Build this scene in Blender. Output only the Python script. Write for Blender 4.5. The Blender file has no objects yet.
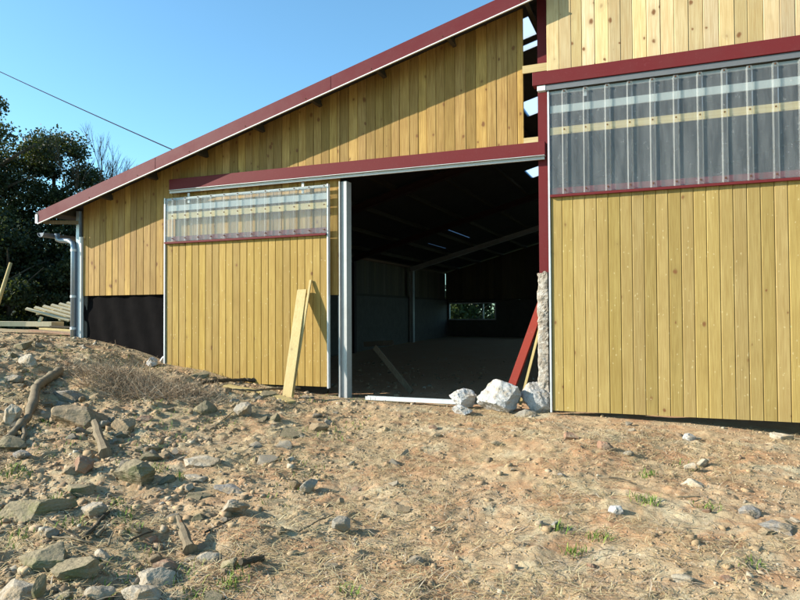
import bpy, bmesh, math, random
import numpy as np
from mathutils import Vector, Matrix
random.seed(7); rng = np.random.default_rng(7)
S = bpy.context.scene; COL = S.collection

# ---------------------------------------------------------------- camera, world, sun, exposure
YAW, PITCH, ROLL = 0.38707, 0.02216, -0.0048
CAM = Vector((1.432, -8.557, 1.179))
f_ = Vector((-math.sin(YAW)*math.cos(PITCH), math.cos(YAW)*math.cos(PITCH), math.sin(PITCH)))
r_ = Vector((math.cos(YAW), math.sin(YAW), 0)); u_ = r_.cross(f_)
r2 = r_*math.cos(ROLL)+u_*math.sin(ROLL); u2 = -r_*math.sin(ROLL)+u_*math.cos(ROLL)
cd = bpy.data.cameras.new('camera'); cam = bpy.data.objects.new('camera', cd); COL.objects.link(cam)
cd.sensor_width = 36; cd.lens = 36*665/800; cd.clip_start = 0.05; cd.clip_end = 2000
cam.matrix_world = Matrix(((r2.x, u2.x, -f_.x, CAM.x), (r2.y, u2.y, -f_.y, CAM.y), (r2.z, u2.z, -f_.z, CAM.z), (0, 0, 0, 1)))
S.camera = cam
SUN = Vector((1.85, 1.0, -.98)).normalized()          # travel direction of the sunlight
world = bpy.data.worlds.new('World'); S.world = world; world.use_nodes = True
wn = world.node_tree.nodes; wl = world.node_tree.links
sky = wn.new('ShaderNodeTexSky'); sky.sky_type = 'NISHITA'; sky.sun_disc = False
sky.sun_elevation = math.asin(-SUN.z); sky.sun_rotation = math.atan2(-SUN.x, -SUN.y)
sky.altitude = 300; sky.air_density = 1.0; sky.dust_density = 0.6; sky.ozone_density = 2.2
tint = wn.new('ShaderNodeMix'); tint.data_type = 'RGBA'; tint.blend_type = 'MULTIPLY'; tint.inputs[0].default_value = 1
tint.inputs[7].default_value = (.78, 1.12, 1.14, 1); wl.new(sky.outputs[0], tint.inputs[6]); wl.new(tint.outputs[2], wn['Background'].inputs[0]); wn['Background'].inputs[1].default_value = 0.125
sd = bpy.data.lights.new('sun', 'SUN'); sd.energy = 5.0; sd.angle = math.radians(0.5); sd.color = (1, .93, .82)
sun = bpy.data.objects.new('sun', sd); COL.objects.link(sun); sun.location = (-20, -12, 15)
sun.rotation_euler = SUN.to_track_quat('-Z', 'Y').to_euler()
S.view_settings.view_transform = 'Standard'; S.view_settings.look = 'None'
S.view_settings.exposure = 1.0; S.view_settings.gamma = 1; S.view_settings.use_curve_mapping = False
S.cycles.max_bounces = 8; S.cycles.transparent_max_bounces = 16

# ---------------------------------------------------------------- materials
def rgb(c): return (c[0], c[1], c[2], 1)
class NT:
    def __init__(s, name):
        s.m = bpy.data.materials.new(name); s.m.use_nodes = True; s.t = s.m.node_tree; s.n = s.t.nodes; s.b = s.n['Principled BSDF']; s.out = s.n['Material Output']
    def node(s, typ, props=None, ins=None):
        k = s.n.new('ShaderNode'+typ)
        for a, v in (props or {}).items(): setattr(k, a, v)
        for a, v in (ins or {}).items(): s.put(k.inputs[a], v)
        return k
    def put(s, sock, v):
        if isinstance(v, bpy.types.NodeSocket): s.t.links.new(v, sock)
        elif isinstance(v, tuple) and len(v) == 3 and sock.type == 'RGBA': sock.default_value = rgb(v)
        else: sock.default_value = v
    def coord(s): return s.node('TexCoord').outputs['Object']
    def attr(s, name): return s.node('Attribute', {'attribute_name': name}).outputs['Fac']
    def mapv(s, v, sc, loc=(0, 0, 0)):
        k = s.node('Mapping', ins={'Vector': v, 'Scale': sc, 'Location': loc}); return k.outputs[0]
    def noise(s, v, scale, detail=4, rough=.55, dist=0):
        return s.node('TexNoise', ins={'Vector': v, 'Scale': scale, 'Detail': detail, 'Roughness': rough, 'Distortion': dist}).outputs['Fac']
    def vor(s, v, scale, rand=1.0, feature='F1'):
        return s.node('TexVoronoi', {'feature': feature}, {'Vector': v, 'Scale': scale, 'Randomness': rand})
    def ramp(s, f, stops, interp='LINEAR'):
        k = s.node('ValToRGB', ins={'Fac': f}); e = k.color_ramp; e.interpolation = interp
        while len(e.elements) < len(stops): e.elements.new(.5)
        for el, (p, c) in zip(e.elements, stops): el.position = p; el.color = rgb(c if isinstance(c, tuple) else (c, c, c))
        return k.outputs[0]
    def mix(s, f, a, b, mode='MIX'):
        k = s.node('Mix', {'data_type': 'RGBA', 'blend_type': mode}); s.put(k.inputs[0], f); s.put(k.inputs[6], a); s.put(k.inputs[7], b); return k.outputs[2]
    def math(s, op, a, b=0.0, clamp=False):
        k = s.node('Math', {'operation': op, 'use_clamp': clamp}); s.put(k.inputs[0], a); s.put(k.inputs[1], b); return k.outputs[0]
    def vmath(s, op, a, b):
        k = s.node('VectorMath', {'operation': op}); s.put(k.inputs[0], a); s.put(k.inputs[1], b); return k.outputs[0]
    def bump(s, h, strength=.4, dist=.01):
        k = s.node('Bump', ins={'Height': h, 'Strength': strength, 'Distance': dist}); s.put(s.b.inputs['Normal'], k.outputs[0])
    def base(s, c, rough=.7, metal=0.0, spec=None):
        s.put(s.b.inputs['Base Color'], c); s.put(s.b.inputs['Roughness'], rough); s.put(s.b.inputs['Metallic'], metal)
        if spec is not None: s.b.inputs['Specular IOR Level'].default_value = spec

def wood(name, c0, c1, c2, knot=(.17, .075, .028), kdens=.55, krad=.1, flecks=0.0, ks=5.2, rough=.62, vert=True, seedattr=True):
    m = NT(name); v = m.coord()
    sa = m.attr('seed') if seedattr else 0.3
    cx = m.node('CombineXYZ'); m.put(cx.inputs[0], m.math('MULTIPLY', sa, 37.0)); m.put(cx.inputs[1], 0.0); m.put(cx.inputs[2], m.math('MULTIPLY', sa, 91.0))
    vv = m.vmath('ADD', v, cx.outputs[0])
    sc = (22, 22, 1.1) if vert else (1.1, 22, 22)
    g = m.noise(m.mapv(vv, sc), 1.0, 6, .6, .35)
    g2 = m.noise(m.mapv(vv, (90, 90, 3.0) if vert else (3, 90, 90)), 1.0, 3, .6, .2)
    big = m.noise(vv, 1.3, 3)
    col = m.mix(m.ramp(g, [(.32, 0.), (.68, 1.)]), c0, c1)
    col = m.mix(m.math('MULTIPLY', m.ramp(g2, [(.42, 0.), (.62, 1.)]), .55), col, c2)
    # board to board variation
    k = m.node('Mapping')  # unused spacer
    bri = m.node('MapRange', ins={'Value': sa, 'From Min': 0., 'From Max': 1., 'To Min': .82 if flecks else .66, 'To Max': 1.1 if flecks else 1.2}).outputs[0]
    comb = m.node('CombineColor', ins={'Red': bri, 'Green': bri, 'Blue': m.math('MULTIPLY', bri, m.math('ADD', m.math('MULTIPLY', m.math('FRACT', m.math('MULTIPLY', sa, 7.3)), .24), .88))}).outputs[0]
    col = m.mix(1.0, col, comb, 'MULTIPLY')
    col = m.mix(m.math('MULTIPLY', m.ramp(big, [(.4, 0.), (.7, 1.)]), .35), col, c2)
    # knots
    wv = m.vmath('ADD', vv, m.vmath('MULTIPLY', m.node('TexNoise', ins={'Vector': vv, 'Scale': 14.0, 'Detail': 3}).outputs['Color'], (.035, .0, .05)))
    vk = m.vor(m.mapv(wv, (1, 1, .7) if vert else (.7, 1, 1)), ks)
    keep = m.math('LESS_THAN', m.node('SeparateColor', ins={'Color': vk.outputs['Color']}).outputs[0], kdens)
    d = m.math('MULTIPLY', vk.outputs['Distance'], m.math('ADD', m.node('SeparateColor', ins={'Color': vk.outputs['Color']}).outputs[2], .6))
    kc = m.math('MULTIPLY', m.ramp(d, [(0., 1.), (krad*.55, .9), (krad, 0.)]), keep)
    halo = m.math('MULTIPLY', m.ramp(d, [(0., 1.), (krad*2.6, 0.)]), keep)
    col = m.mix(m.math('MULTIPLY', halo, .45), col, tuple(x*.62 for x in c1))
    col = m.mix(kc, col, knot)
    if flecks > 0:
        sx = m.node('SeparateXYZ', ins={0: wv}); c2 = m.node('CombineXYZ'); m.put(c2.inputs[0], sx.outputs[0]); m.put(c2.inputs[1], m.math('MULTIPLY', sx.outputs[2], .7))
        vf = m.vor(c2.outputs[0], 19); vf2 = m.noise(vv, 70, 3)
        keepf = m.math('LESS_THAN', m.node('SeparateColor', ins={'Color': vf.outputs['Color']}).outputs[1], flecks)
        fl = m.math('MULTIPLY', m.ramp(m.math('ADD', vf.outputs['Distance'], m.math('MULTIPLY', vf2, .3)), [(.24, 1.), (.33, 0.)]), keepf)
        col = m.mix(m.math('MULTIPLY', fl, .33), col, (.66, .57, .32))
    m.base(col, rough, spec=.15)
    h = m.math('ADD', m.math('MULTIPLY', g2, .6), m.math('MULTIPLY', g, .4))
    m.bump(h, .35, .004)
    return m.m

def metal_paint(name, c, rough=.4, dirt=.25, bump=.15):
    m = NT(name); v = m.coord(); n = m.noise(v, 3.5, 6, .65); n2 = m.noise(v, 40, 3)
    col = m.mix(m.math('MULTIPLY', m.ramp(n, [(.45, 0.), (.75, 1.)]), dirt), c, tuple(x*.45+.04 for x in c))
    col = m.mix(m.math('MULTIPLY', m.ramp(n2, [(.6, 0.), (.75, 1.)]), dirt), col, tuple(min(1, x*1.3+.08) for x in c))
    m.base(col, m.ramp(n, [(.3, rough), (.8, rough+.2)]), 0.0, .12); m.bump(m.noise(v, 25, 3), bump, .003); return m.m

def galv(name, c=(.42, .45, .47), metal=.55, rough=.42):
    m = NT(name); v = m.coord(); n = m.vor(v, 28).outputs['Color']; nn = m.node('SeparateColor', ins={'Color': n}).outputs[0]
    n3 = m.noise(v, 5, 5)
    col = m.mix(m.math('MULTIPLY', nn, .3), c, tuple(x*.75 for x in c)); col = m.mix(m.math('MULTIPLY', m.ramp(n3, [(.5, 0.), (.8, 1.)]), .3), col, (.25, .22, .18))
    m.base(col, rough, metal); m.bump(m.noise(v, 30, 3), .1, .003); return m.m

def stone(name, c0, c1, c2=None, scale=9, bump=.7, dist=.02, rough=.9):
    scale *= 1.6
    m = NT(name); v = m.coord(); n = m.noise(v, scale, 8, .65, .4); n2 = m.noise(v, scale*5, 5, .7)
    sa = m.node('ObjectInfo').outputs['Random']
    col = m.mix(m.ramp(n, [(.35, 0.), (.65, 1.)]), c0, c1)
    col = m.mix(m.math('MULTIPLY', m.ramp(n2, [(.5, 0.), (.7, 1.)]), .5), col, tuple(x*.5 for x in c0))
    if c2: col = m.mix(m.ramp(m.noise(v, scale*.6, 5, .6), [(.5, 0.), (.62, .85)]), col, c2)
    up = m.node('SeparateXYZ', ins={0: m.node('NewGeometry').outputs['Normal']}).outputs[2]
    dust = m.math('MULTIPLY', m.ramp(up, [(.35, 0.), (.9, 1.)]), m.ramp(m.noise(v, scale*.9, 5, .7), [(.42, 0.), (.6, 1.)]))
    col = m.mix(m.math('MULTIPLY', dust, .5), col, (.40, .31, .20))
    bri = m.node('MapRange', ins={'Value': sa, 'To Min': .8, 'To Max': 1.15}).outputs[0]
    col = m.mix(1.0, col, m.node('CombineColor', ins={'Red': bri, 'Green': bri, 'Blue': bri}).outputs[0], 'MULTIPLY')
    m.base(col, rough, spec=.2); m.bump(m.math('ADD', m.math('MULTIPLY', n, .7), m.math('MULTIPLY', n2, .5)), bump, dist); return m.m

M = {}
M['door_wood'] = wood('greenish_pine', (.44, .304, .09), (.36, .236, .058), (.27, .158, .036), kdens=.6, krad=.10, flecks=.5)
M['door_wood2'] = wood('olive_pine', (.385, .286, .105), (.32, .228, .075), (.235, .152, .045), kdens=.6, krad=.10, flecks=.5)
M['wall_wood'] = wood('yellow_pine', (.48, .315, .105), (.38, .23, .065), (.21, .11, .03), kdens=.8, krad=.15, ks=7.5)
M['pale_wood'] = wood('pale_pine', (.60, .49, .28), (.52, .395, .20), (.40, .26, .11), kdens=.85, krad=.15, ks=7.5)
M['batten_wood'] = wood('batten_pine', (.62, .50, .29), (.55, .43, .22), (.45, .33, .15), kdens=.4, vert=False, seedattr=False)
M['plank_wood'] = wood('plank_pine', (.60, .49, .25), (.53, .41, .19), (.45, .32, .13), kdens=.55, krad=.1, seedattr=False)
M['pale_slat'] = wood('sun_bleached_pine', (.82, .73, .54), (.74, .63, .44), (.62, .50, .32), kdens=.3, seedattr=False)
M['grey_wood'] = wood('weathered_wood', (.30, .25, .17), (.22, .17, .11), (.14, .10, .07), kdens=.3, seedattr=False, rough=.85)
M['rafter_wood'] = wood('rafter_wood', (.09, .075, .055), (.075, .06, .042), (.05, .04, .028), kdens=.3, seedattr=False, rough=.8)
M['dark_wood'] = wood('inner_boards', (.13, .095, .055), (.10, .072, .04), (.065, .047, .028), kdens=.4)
M['red'] = metal_paint('maroon_steel', (.125, .018, .019), .45, .12)
M['red_b'] = metal_paint('oxide_red_steel', (.27, .042, .028), .65)
M['red_fascia'] = metal_paint('maroon_flashing', (.12, .022, .024), .33, .12)
M['galv'] = galv('galvanised_steel', (.46, .455, .43), .4, .5)
M['galv_pale'] = galv('pale_galvanised_steel', (.62, .64, .63), .35, .5)
M['rail_grey'] = metal_paint('rail_grey', (.36, .38, .36), .5, .2)
M['track'] = galv('shaded_track_steel', (.16, .16, .16), .4, .5)  # galvanised steel with the shade under the beam put into its darker colour
M['zinc'] = galv('zinc_sheet', (.30, .35, .40), .5, .35)
M['zinc_shaded'] = galv('shaded_zinc', (.10, .12, .15), .4, .45)  # zinc for the gutter, the overhang's shade put into its colour
M['white_metal'] = metal_paint('white_metal', (.72, .73, .70), .4, .15)
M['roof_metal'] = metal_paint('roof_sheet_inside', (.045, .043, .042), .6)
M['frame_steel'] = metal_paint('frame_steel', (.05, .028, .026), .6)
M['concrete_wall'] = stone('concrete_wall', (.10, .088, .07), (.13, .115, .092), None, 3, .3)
M['boulder'] = stone('concrete_rubble', (.42, .42, .40), (.52, .51, .49), (.36, .31, .24), 9, 1., .02)
M['pier'] = stone('rough_masonry', (.56, .51, .43), (.44, .36, .27), (.66, .63, .56), 14, 1., .05)
M['rock_tan'] = stone('tan_rock', (.31, .225, .13), (.25, .18, .105), (.17, .14, .085), 6)
M['rock_grey'] = stone('grey_rock', (.27, .24, .19), (.21, .19, .155), (.26, .2, .12), 7)
M['rock_moss'] = stone('mossy_rock', (.25, .205, .125), (.19, .155, .09), (.135, .135, .06), 6)
M['rock_red'] = stone('reddish_rock', (.32, .185, .12), (.25, .15, .095), (.29, .21, .14), 8)
M['rock_pale'] = stone('pale_rock', (.40, .345, .26), (.33, .285, .215), (.30, .22, .13), 8)
M['rock_blue'] = stone('bluish_rock', (.25, .235, .21), (.20, .185, .17), (.29, .22, .14), 8)
def simple(name, c, rough=.8, bump=0):
    m = NT(name); v = m.coord(); n = m.noise(v, 6, 6, .6)
    m.base(m.mix(m.ramp(n, [(.35, 0.), (.65, 1.)]), c, tuple(x*.7 for x in c)), rough, spec=.04)
    if bump: m.bump(n, bump, .05)
    return m.m
M['black_sheet'] = simple('black_infill', (.007, .006, .006), .9, .1)
M['cable'] = simple('cable_rubber', (.03, .03, .035), .6)
M['screw'] = simple('screw_head', (.12, .06, .03), .5)
M['bark'] = simple('bark', (.10, .08, .055), .9, .5)

def poly_mat():
    m = NT('clear_corrugated_sheet'); v = m.coord()
    tr = m.node('BsdfTransparent', ins={'Color': (.90, .93, .93)})
    gl = m.node('BsdfGlossy', ins={'Color': (.95, .97, 1.), 'Roughness': .12})
    df = m.node('BsdfDiffuse', ins={'Color': (.74, .76, .73)}); tl = m.node('BsdfTranslucent', ins={'Color': (.75, .76, .74)})
    ds = m.node('MixShader', ins={0: .5}); m.put(ds.inputs[1], df.outputs[0]); m.put(ds.inputs[2], tl.outputs[0])
    fr_ = m.math('POWER', m.node('LayerWeight', ins={'Blend': .5}).outputs['Facing'], 2.5)
    dirt = m.noise(m.mapv(v, (14, 14, 1.6)), 1, 6, .7); spots = m.noise(v, 22, 5, .75)
    fac = m.math('ADD', m.ramp(dirt, [(.35, .13), (.75, .32)]), m.math('ADD', m.ramp(spots, [(.6, 0.), (.78, .3)]), m.math('MULTIPLY', fr_, .75)), True)
    a = m.node('MixShader', ins={0: fac}); m.put(a.inputs[1], tr.outputs[0]); m.put(a.inputs[2], ds.outputs[0])
    fr = m.math('POWER', m.node('LayerWeight', ins={'Blend': .5}).outputs['Facing'], 2.5)
    b = m.node('MixShader', ins={0: m.math('ADD', m.math('MULTIPLY', fr, .5), .03, True)}); m.put(b.inputs[1], a.outputs[0]); m.put(b.inputs[2], gl.outputs[0])
    m.put(m.out.inputs[0], b.outputs[0]); return m.m
M['poly'] = poly_mat()
def skylight_mat():
    m = NT('translucent_sheet'); tr = m.node('BsdfTransparent', ins={'Color': (.8, .88, .95)}); tl = m.node('BsdfTranslucent', ins={'Color': (.6, .66, .72)})
    a = m.node('MixShader', ins={0: .45}); m.put(a.inputs[1], tr.outputs[0]); m.put(a.inputs[2], tl.outputs[0]); m.put(m.out.inputs[0], a.outputs[0]); return m.m
M['skylight'] = skylight_mat()
def glass_mat():
    m = NT('window_glass'); tr = m.node('BsdfTransparent', ins={'Color': (.9, .93, .92)}); gl = m.node('BsdfGlossy', ins={'Roughness': .02})
    a = m.node('MixShader', ins={0: .06}); m.put(a.inputs[1], tr.outputs[0]); m.put(a.inputs[2], gl.outputs[0]); m.put(m.out.inputs[0], a.outputs[0]); return m.m
M['glass'] = glass_mat()
def leaf_mat(name, a, b, c):
    m = NT(name); sa = m.attr('seed'); col = m.ramp(sa, [(0., a), (.55, b), (1., c)])
    m.base(col, .5, spec=.3)
    tl = m.node('BsdfTranslucent', ins={'Color': m.mix(.5, col, (.16, .2, .03))}); mx = m.node('MixShader', ins={0: .25})
    m.put(mx.inputs[1], m.b.outputs[0]); m.put(mx.inputs[2], tl.outputs[0]); m.put(m.out.inputs[0], mx.outputs[0]); return m.m
M['leaf_dark'] = leaf_mat('dark_foliage', (.016, .026, .010), (.034, .046, .017), (.08, .09, .035))
M['leaf_mid'] = leaf_mat('green_foliage', (.04, .06, .02), (.07, .10, .03), (.13, .15, .06))
def tint_mat(name, stops, rough=.9):
    m = NT(name); m.base(m.ramp(m.attr('seed'), stops), rough, spec=.15); return m.m
M['gravel'] = tint_mat('gravel_stones', [(0., (.18, .135, .09)), (.2, (.27, .19, .11)), (.45, (.36, .25, .14)), (.65, (.39, .29, .17)), (.8, (.33, .215, .125)), (.95, (.38, .31, .21)), (1., (.46, .41, .32))])
M['straw'] = tint_mat('dry_straw', [(0., (.22, .15, .075)), (.5, (.42, .32, .16)), (1., (.60, .50, .29))])
M['grass'] = tint_mat('green_grass', [(0., (.06, .11, .015)), (.6, (.12, .2, .03)), (1., (.24, .28, .07))])
M['twig'] = tint_mat('dry_twigs', [(0., (.17, .125, .08)), (.5, (.34, .25, .165)), (1., (.52, .42, .29))])

# ---------------------------------------------------------------- mesh helpers
class MB:
    def __init__(s): s.v = []; s.f = []; s.sd = []
    def add(s, vs, fs, seed=.5):
        o = len(s.v); s.v += [tuple(p) for p in vs]; s.f += [tuple(i+o for i in q) for q in fs]; s.sd += [seed]*len(fs); return s
    def box(s, x0, x1, y0, y1, z0, z1, seed=.5):
        return s.add([(x0,y0,z0),(x1,y0,z0),(x1,y1,z0),(x0,y1,z0),(x0,y0,z1),(x1,y0,z1),(x1,y1,z1),(x0,y1,z1)],
            [(0,3,2,1),(4,5,6,7),(0,1,5,4),(1,2,6,5),(2,3,7,6),(3,0,4,7)], seed)
    def hexa(s, p, seed=.5):   # 8 points, bottom 4 then top 4
        return s.add(p, [(0,3,2,1),(4,5,6,7),(0,1,5,4),(1,2,6,5),(2,3,7,6),(3,0,4,7)], seed)
    def beam(s, a, b, w, h, up=(0,0,1), seed=.5):     # rectangular bar a->b, w sideways, h along up
        a = Vector(a); b = Vector(b); d = (b-a).normalized(); u = Vector(up); sd = d.cross(u).normalized(); u = sd.cross(d).normalized()
        P = []
        for q in (a, b):
            for i, j in ((-1,-1),(1,-1),(1,1),(-1,1)): P.append(q+sd*(w/2*i)+u*(h/2*j))
        return s.add(P, [(3,2,1,0),(4,5,6,7),(0,1,5,4),(1,2,6,5),(2,3,7,6),(3,0,4,7)], seed)
    def tube(s, pts, rad, n=8, seed=.5, caps=True):
        pts = [Vector(p) for p in pts]; m = len(pts); V = []; F = []
        if not hasattr(rad, '__len__'): rad = [rad]*m
        ref = Vector((0,0,1))
        for i, p in enumerate(pts):
            d = (pts[min(i+1, m-1)]-pts[max(i-1, 0)]).normalized()
            r = ref if abs(d.dot(ref)) < .95 else Vector((1,0,0))
            a = d.cross(r).normalized(); b = d.cross(a)
            for k in range(n):
                t = 2*math.pi*k/n; V.append(p+a*(math.cos(t)*rad[i])+b*(math.sin(t)*rad[i]))
        for i in range(m-1):
            for k in range(n):
                F.append((i*n+k, i*n+(k+1)%n, (i+1)*n+(k+1)%n, (i+1)*n+k))
        if caps: F.append(tuple(range(n-1, -1, -1))); F.append(tuple((m-1)*n+k for k in range(n)))
        return s.add(V, F, seed)
    def prism(s, prof, axis, a, b, seed=.5):   # profile (p,q) extruded along axis 0/1/2 from a to b
        def mk(t, p, q): return {0: (t, p, q), 1: (p, t, q), 2: (p, q, t)}[axis]
        n = len(prof); V = [mk(a, *p) for p in prof]+[mk(b, *p) for p in prof]
        F = [(i, (i+1) % n, n+(i+1) % n, n+i) for i in range(n)]+[tuple(range(n-1, -1, -1)), tuple(range(n, 2*n))]
        return s.add(V, F, seed)
    def build(s, name, mat, parent=None, smooth=False, bevel=0):
        me = bpy.data.meshes.new(name); me.from_pydata(s.v, [], s.f)
        bm = bmesh.new(); bm.from_mesh(me); 
        if len(s.f) < 60000: bmesh.ops.recalc_face_normals(bm, faces=bm.faces)
        bm.to_mesh(me); bm.free()
        at = me.attributes.new('seed', 'FLOAT', 'FACE'); at.data.foreach_set('value', s.sd)
        me.materials.append(M[mat] if isinstance(mat, str) else mat)
        if smooth: me.polygons.foreach_set('use_smooth', [True]*len(me.polygons))
        me.update(); o = bpy.data.objects.new(name, me); COL.objects.link(o)
        if parent: o.parent = parent; o.matrix_parent_inverse = parent.matrix_world.inverted()
        if bevel:
            b = o.modifiers.new('bevel', 'BEVEL'); b.width = bevel; b.segments = 2; b.limit_method = 'ANGLE'
        return o
def tag(o, label, cat, group=None):
    o['label'] = label; o['category'] = cat
    if group: o['group'] = group
    return o
def empty(name, loc, label, cat, group=None):
    o = bpy.data.objects.new(name, None); COL.objects.link(o); o.location = loc; o.matrix_world = Matrix.Translation(loc)
    return tag(o, label, cat, group)

def quads_obj(name, V, F, seeds, mat, parent=None, smooth=False):
    me = bpy.data.meshes.new(name); V = np.asarray(V, dtype=np.float32); F = np.asarray(F, dtype=np.int32); k = F.shape[1]
    me.vertices.add(len(V)); me.vertices.foreach_set('co', V.ravel()); me.loops.add(F.size); me.loops.foreach_set('vertex_index', F.ravel())
    me.polygons.add(len(F)); me.polygons.foreach_set('loop_start', np.arange(len(F), dtype=np.int32)*k); me.polygons.foreach_set('loop_total', np.full(len(F), k, dtype=np.int32))
    me.update(calc_edges=True); me.validate()
    if seeds is not None:
        at = me.attributes.new('seed', 'FLOAT', 'FACE'); at.data.foreach_set('value', np.asarray(seeds, dtype=np.float32))
    me.materials.append(M[mat] if isinstance(mat, str) else mat)
    if smooth: me.polygons.foreach_set('use_smooth', np.ones(len(F), dtype=bool))
    o = bpy.data.objects.new(name, me); COL.objects.link(o)
    if parent: o.parent = parent; o.matrix_parent_inverse = parent.matrix_world.inverted()
    return o

# ---------------------------------------------------------------- terrain
#TERRAIN
def sstep(a, b, x):
    t = np.clip((x-a)/(b-a), 0, 1); return t*t*(3-2*t)
_T = np.random.default_rng(3).random((256, 256))
def vnoise(x, y):
    xi = np.floor(x).astype(int); yi = np.floor(y).astype(int); fx = x-xi; fy = y-yi
    fx = fx*fx*fx*(fx*(fx*6-15)+10); fy = fy*fy*fy*(fy*(fy*6-15)+10)
    g = lambda i, j: _T[(xi+i) & 255, (yi+j) & 255]
    return (g(0,0)*(1-fx)+g(1,0)*fx)*(1-fy)+(g(0,1)*(1-fx)+g(1,1)*fx)*fy-.5
def fbm(x, y, f, oc=4, p=.5):
    s = 0; a = 1
    for i in range(oc):
        s = s+a*vnoise(x*f+17.3*i, y*f+5.1*i); f *= 2.03; a *= p
    return s
def base_h(x, y):
    x = np.asarray(x, dtype=float); y = np.asarray(y, dtype=float)
    hw = np.interp(x, [-40, -14, -8, -7.2, -6.6, -6.15, -5.24, -4.68, -3.57, -3, -1.2, .7, 1.64, 2.74, 5, 12, 40],
                   [.4, .95, .81, .69, .57, .42, .31, .19, .04, .0, -.05, -.05, -.08, -.17, -.32, -.5, -.6])
    t = sstep(0, 8.0, -y)
    tgt = np.interp(x, [-14, -7, -3, 0, 4, 12], [.35, .12, -.22, -.38, -.45, -.6])
    h = hw*(1-t)+tgt*t
    # inside the barn the floor is levelled
    ins = sstep(-8.12, -7.9, x)*sstep(0.05, .55, y)*(1-sstep(20.1, 20.6, y))*(1-sstep(14, 14.5, x))
    h = h*(1-ins)+(-.13+.3*sstep(3, 20, y))*ins
    # land falls away behind and to the left
    out = (1-sstep(-8.12, -7.9, x))*sstep(1.6, 8, y)
    h = h-out*1.0
    h = h-sstep(21, 40, y)*.5
    return h
def ground_h(x, y):
    h = base_h(x, y)
    near = sstep(0.0, .7, -y)*.85+.15
    far = 1-sstep(25, 80, np.hypot(x, y))
    inside = sstep(0.1, .4, y)*sstep(-8, -7.9, x)
    amp = near*(1-inside*.2)*far
    rough_left = .7+.8*sstep(-1.5, -4.5, x+.25*y)
    n = fbm(x, y, .55, 3)*.10*near + fbm(x+9, y, 2.1, 3)*.042*rough_left+np.maximum(fbm(x-5, y+2, 6.5, 3, .6)-.10, 0)*.04*(.5+.45*rough_left)
    r = np.abs(fbm(x, y+4, 5.0, 3, .55)); n = n+(.25-r)*.016*rough_left*rough_left
    n = n+fbm(x, y, 17, 4, .62)*.014*rough_left+np.maximum(fbm(x+3, y, 8, 2, .5)-.12, 0)*.045*rough_left
    return h+n*amp
#ENDTERRAIN
def axis(parts):
    a = [parts[0][0]]
    for (s, e, st0, st1) in parts:
        p = s; L = e-s
        while p < e-1e-6:
            st = st0+(st1-st0)*(p-s)/L; p = min(e, p+st); a.append(p)
    return np.array(a)
xs = axis([(-400, -60, 60, 20), (-60, -14, 8, .5), (-14, -9, .4, .04), (-9, -2.5, .03, .02), (-2.5, 2.6, .017, .017), (2.6, 4.5, .03, .1), (4.5, 14, .3, .6), (14, 60, 2, 10), (60, 400, 20, 60)])
ys = axis([(-400, -40, 60, 15), (-40, -7.4, 6, .15), (-7.4, -4.5, .015, .018), (-4.5, .6, .018, .03), (.6, 3, .05, .1), (3, 21, .12, .4), (21, 60, 1, 6), (60, 500, 20, 60)])
X, Y = np.meshgrid(xs, ys); Z = ground_h(X, Y); nx, ny = len(xs), len(ys)
idx = np.arange(nx*ny).reshape(ny, nx)
F = np.stack([idx[:-1, :-1], idx[:-1, 1:], idx[1:, 1:], idx[1:, :-1]], -1).reshape(-1, 4)
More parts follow.
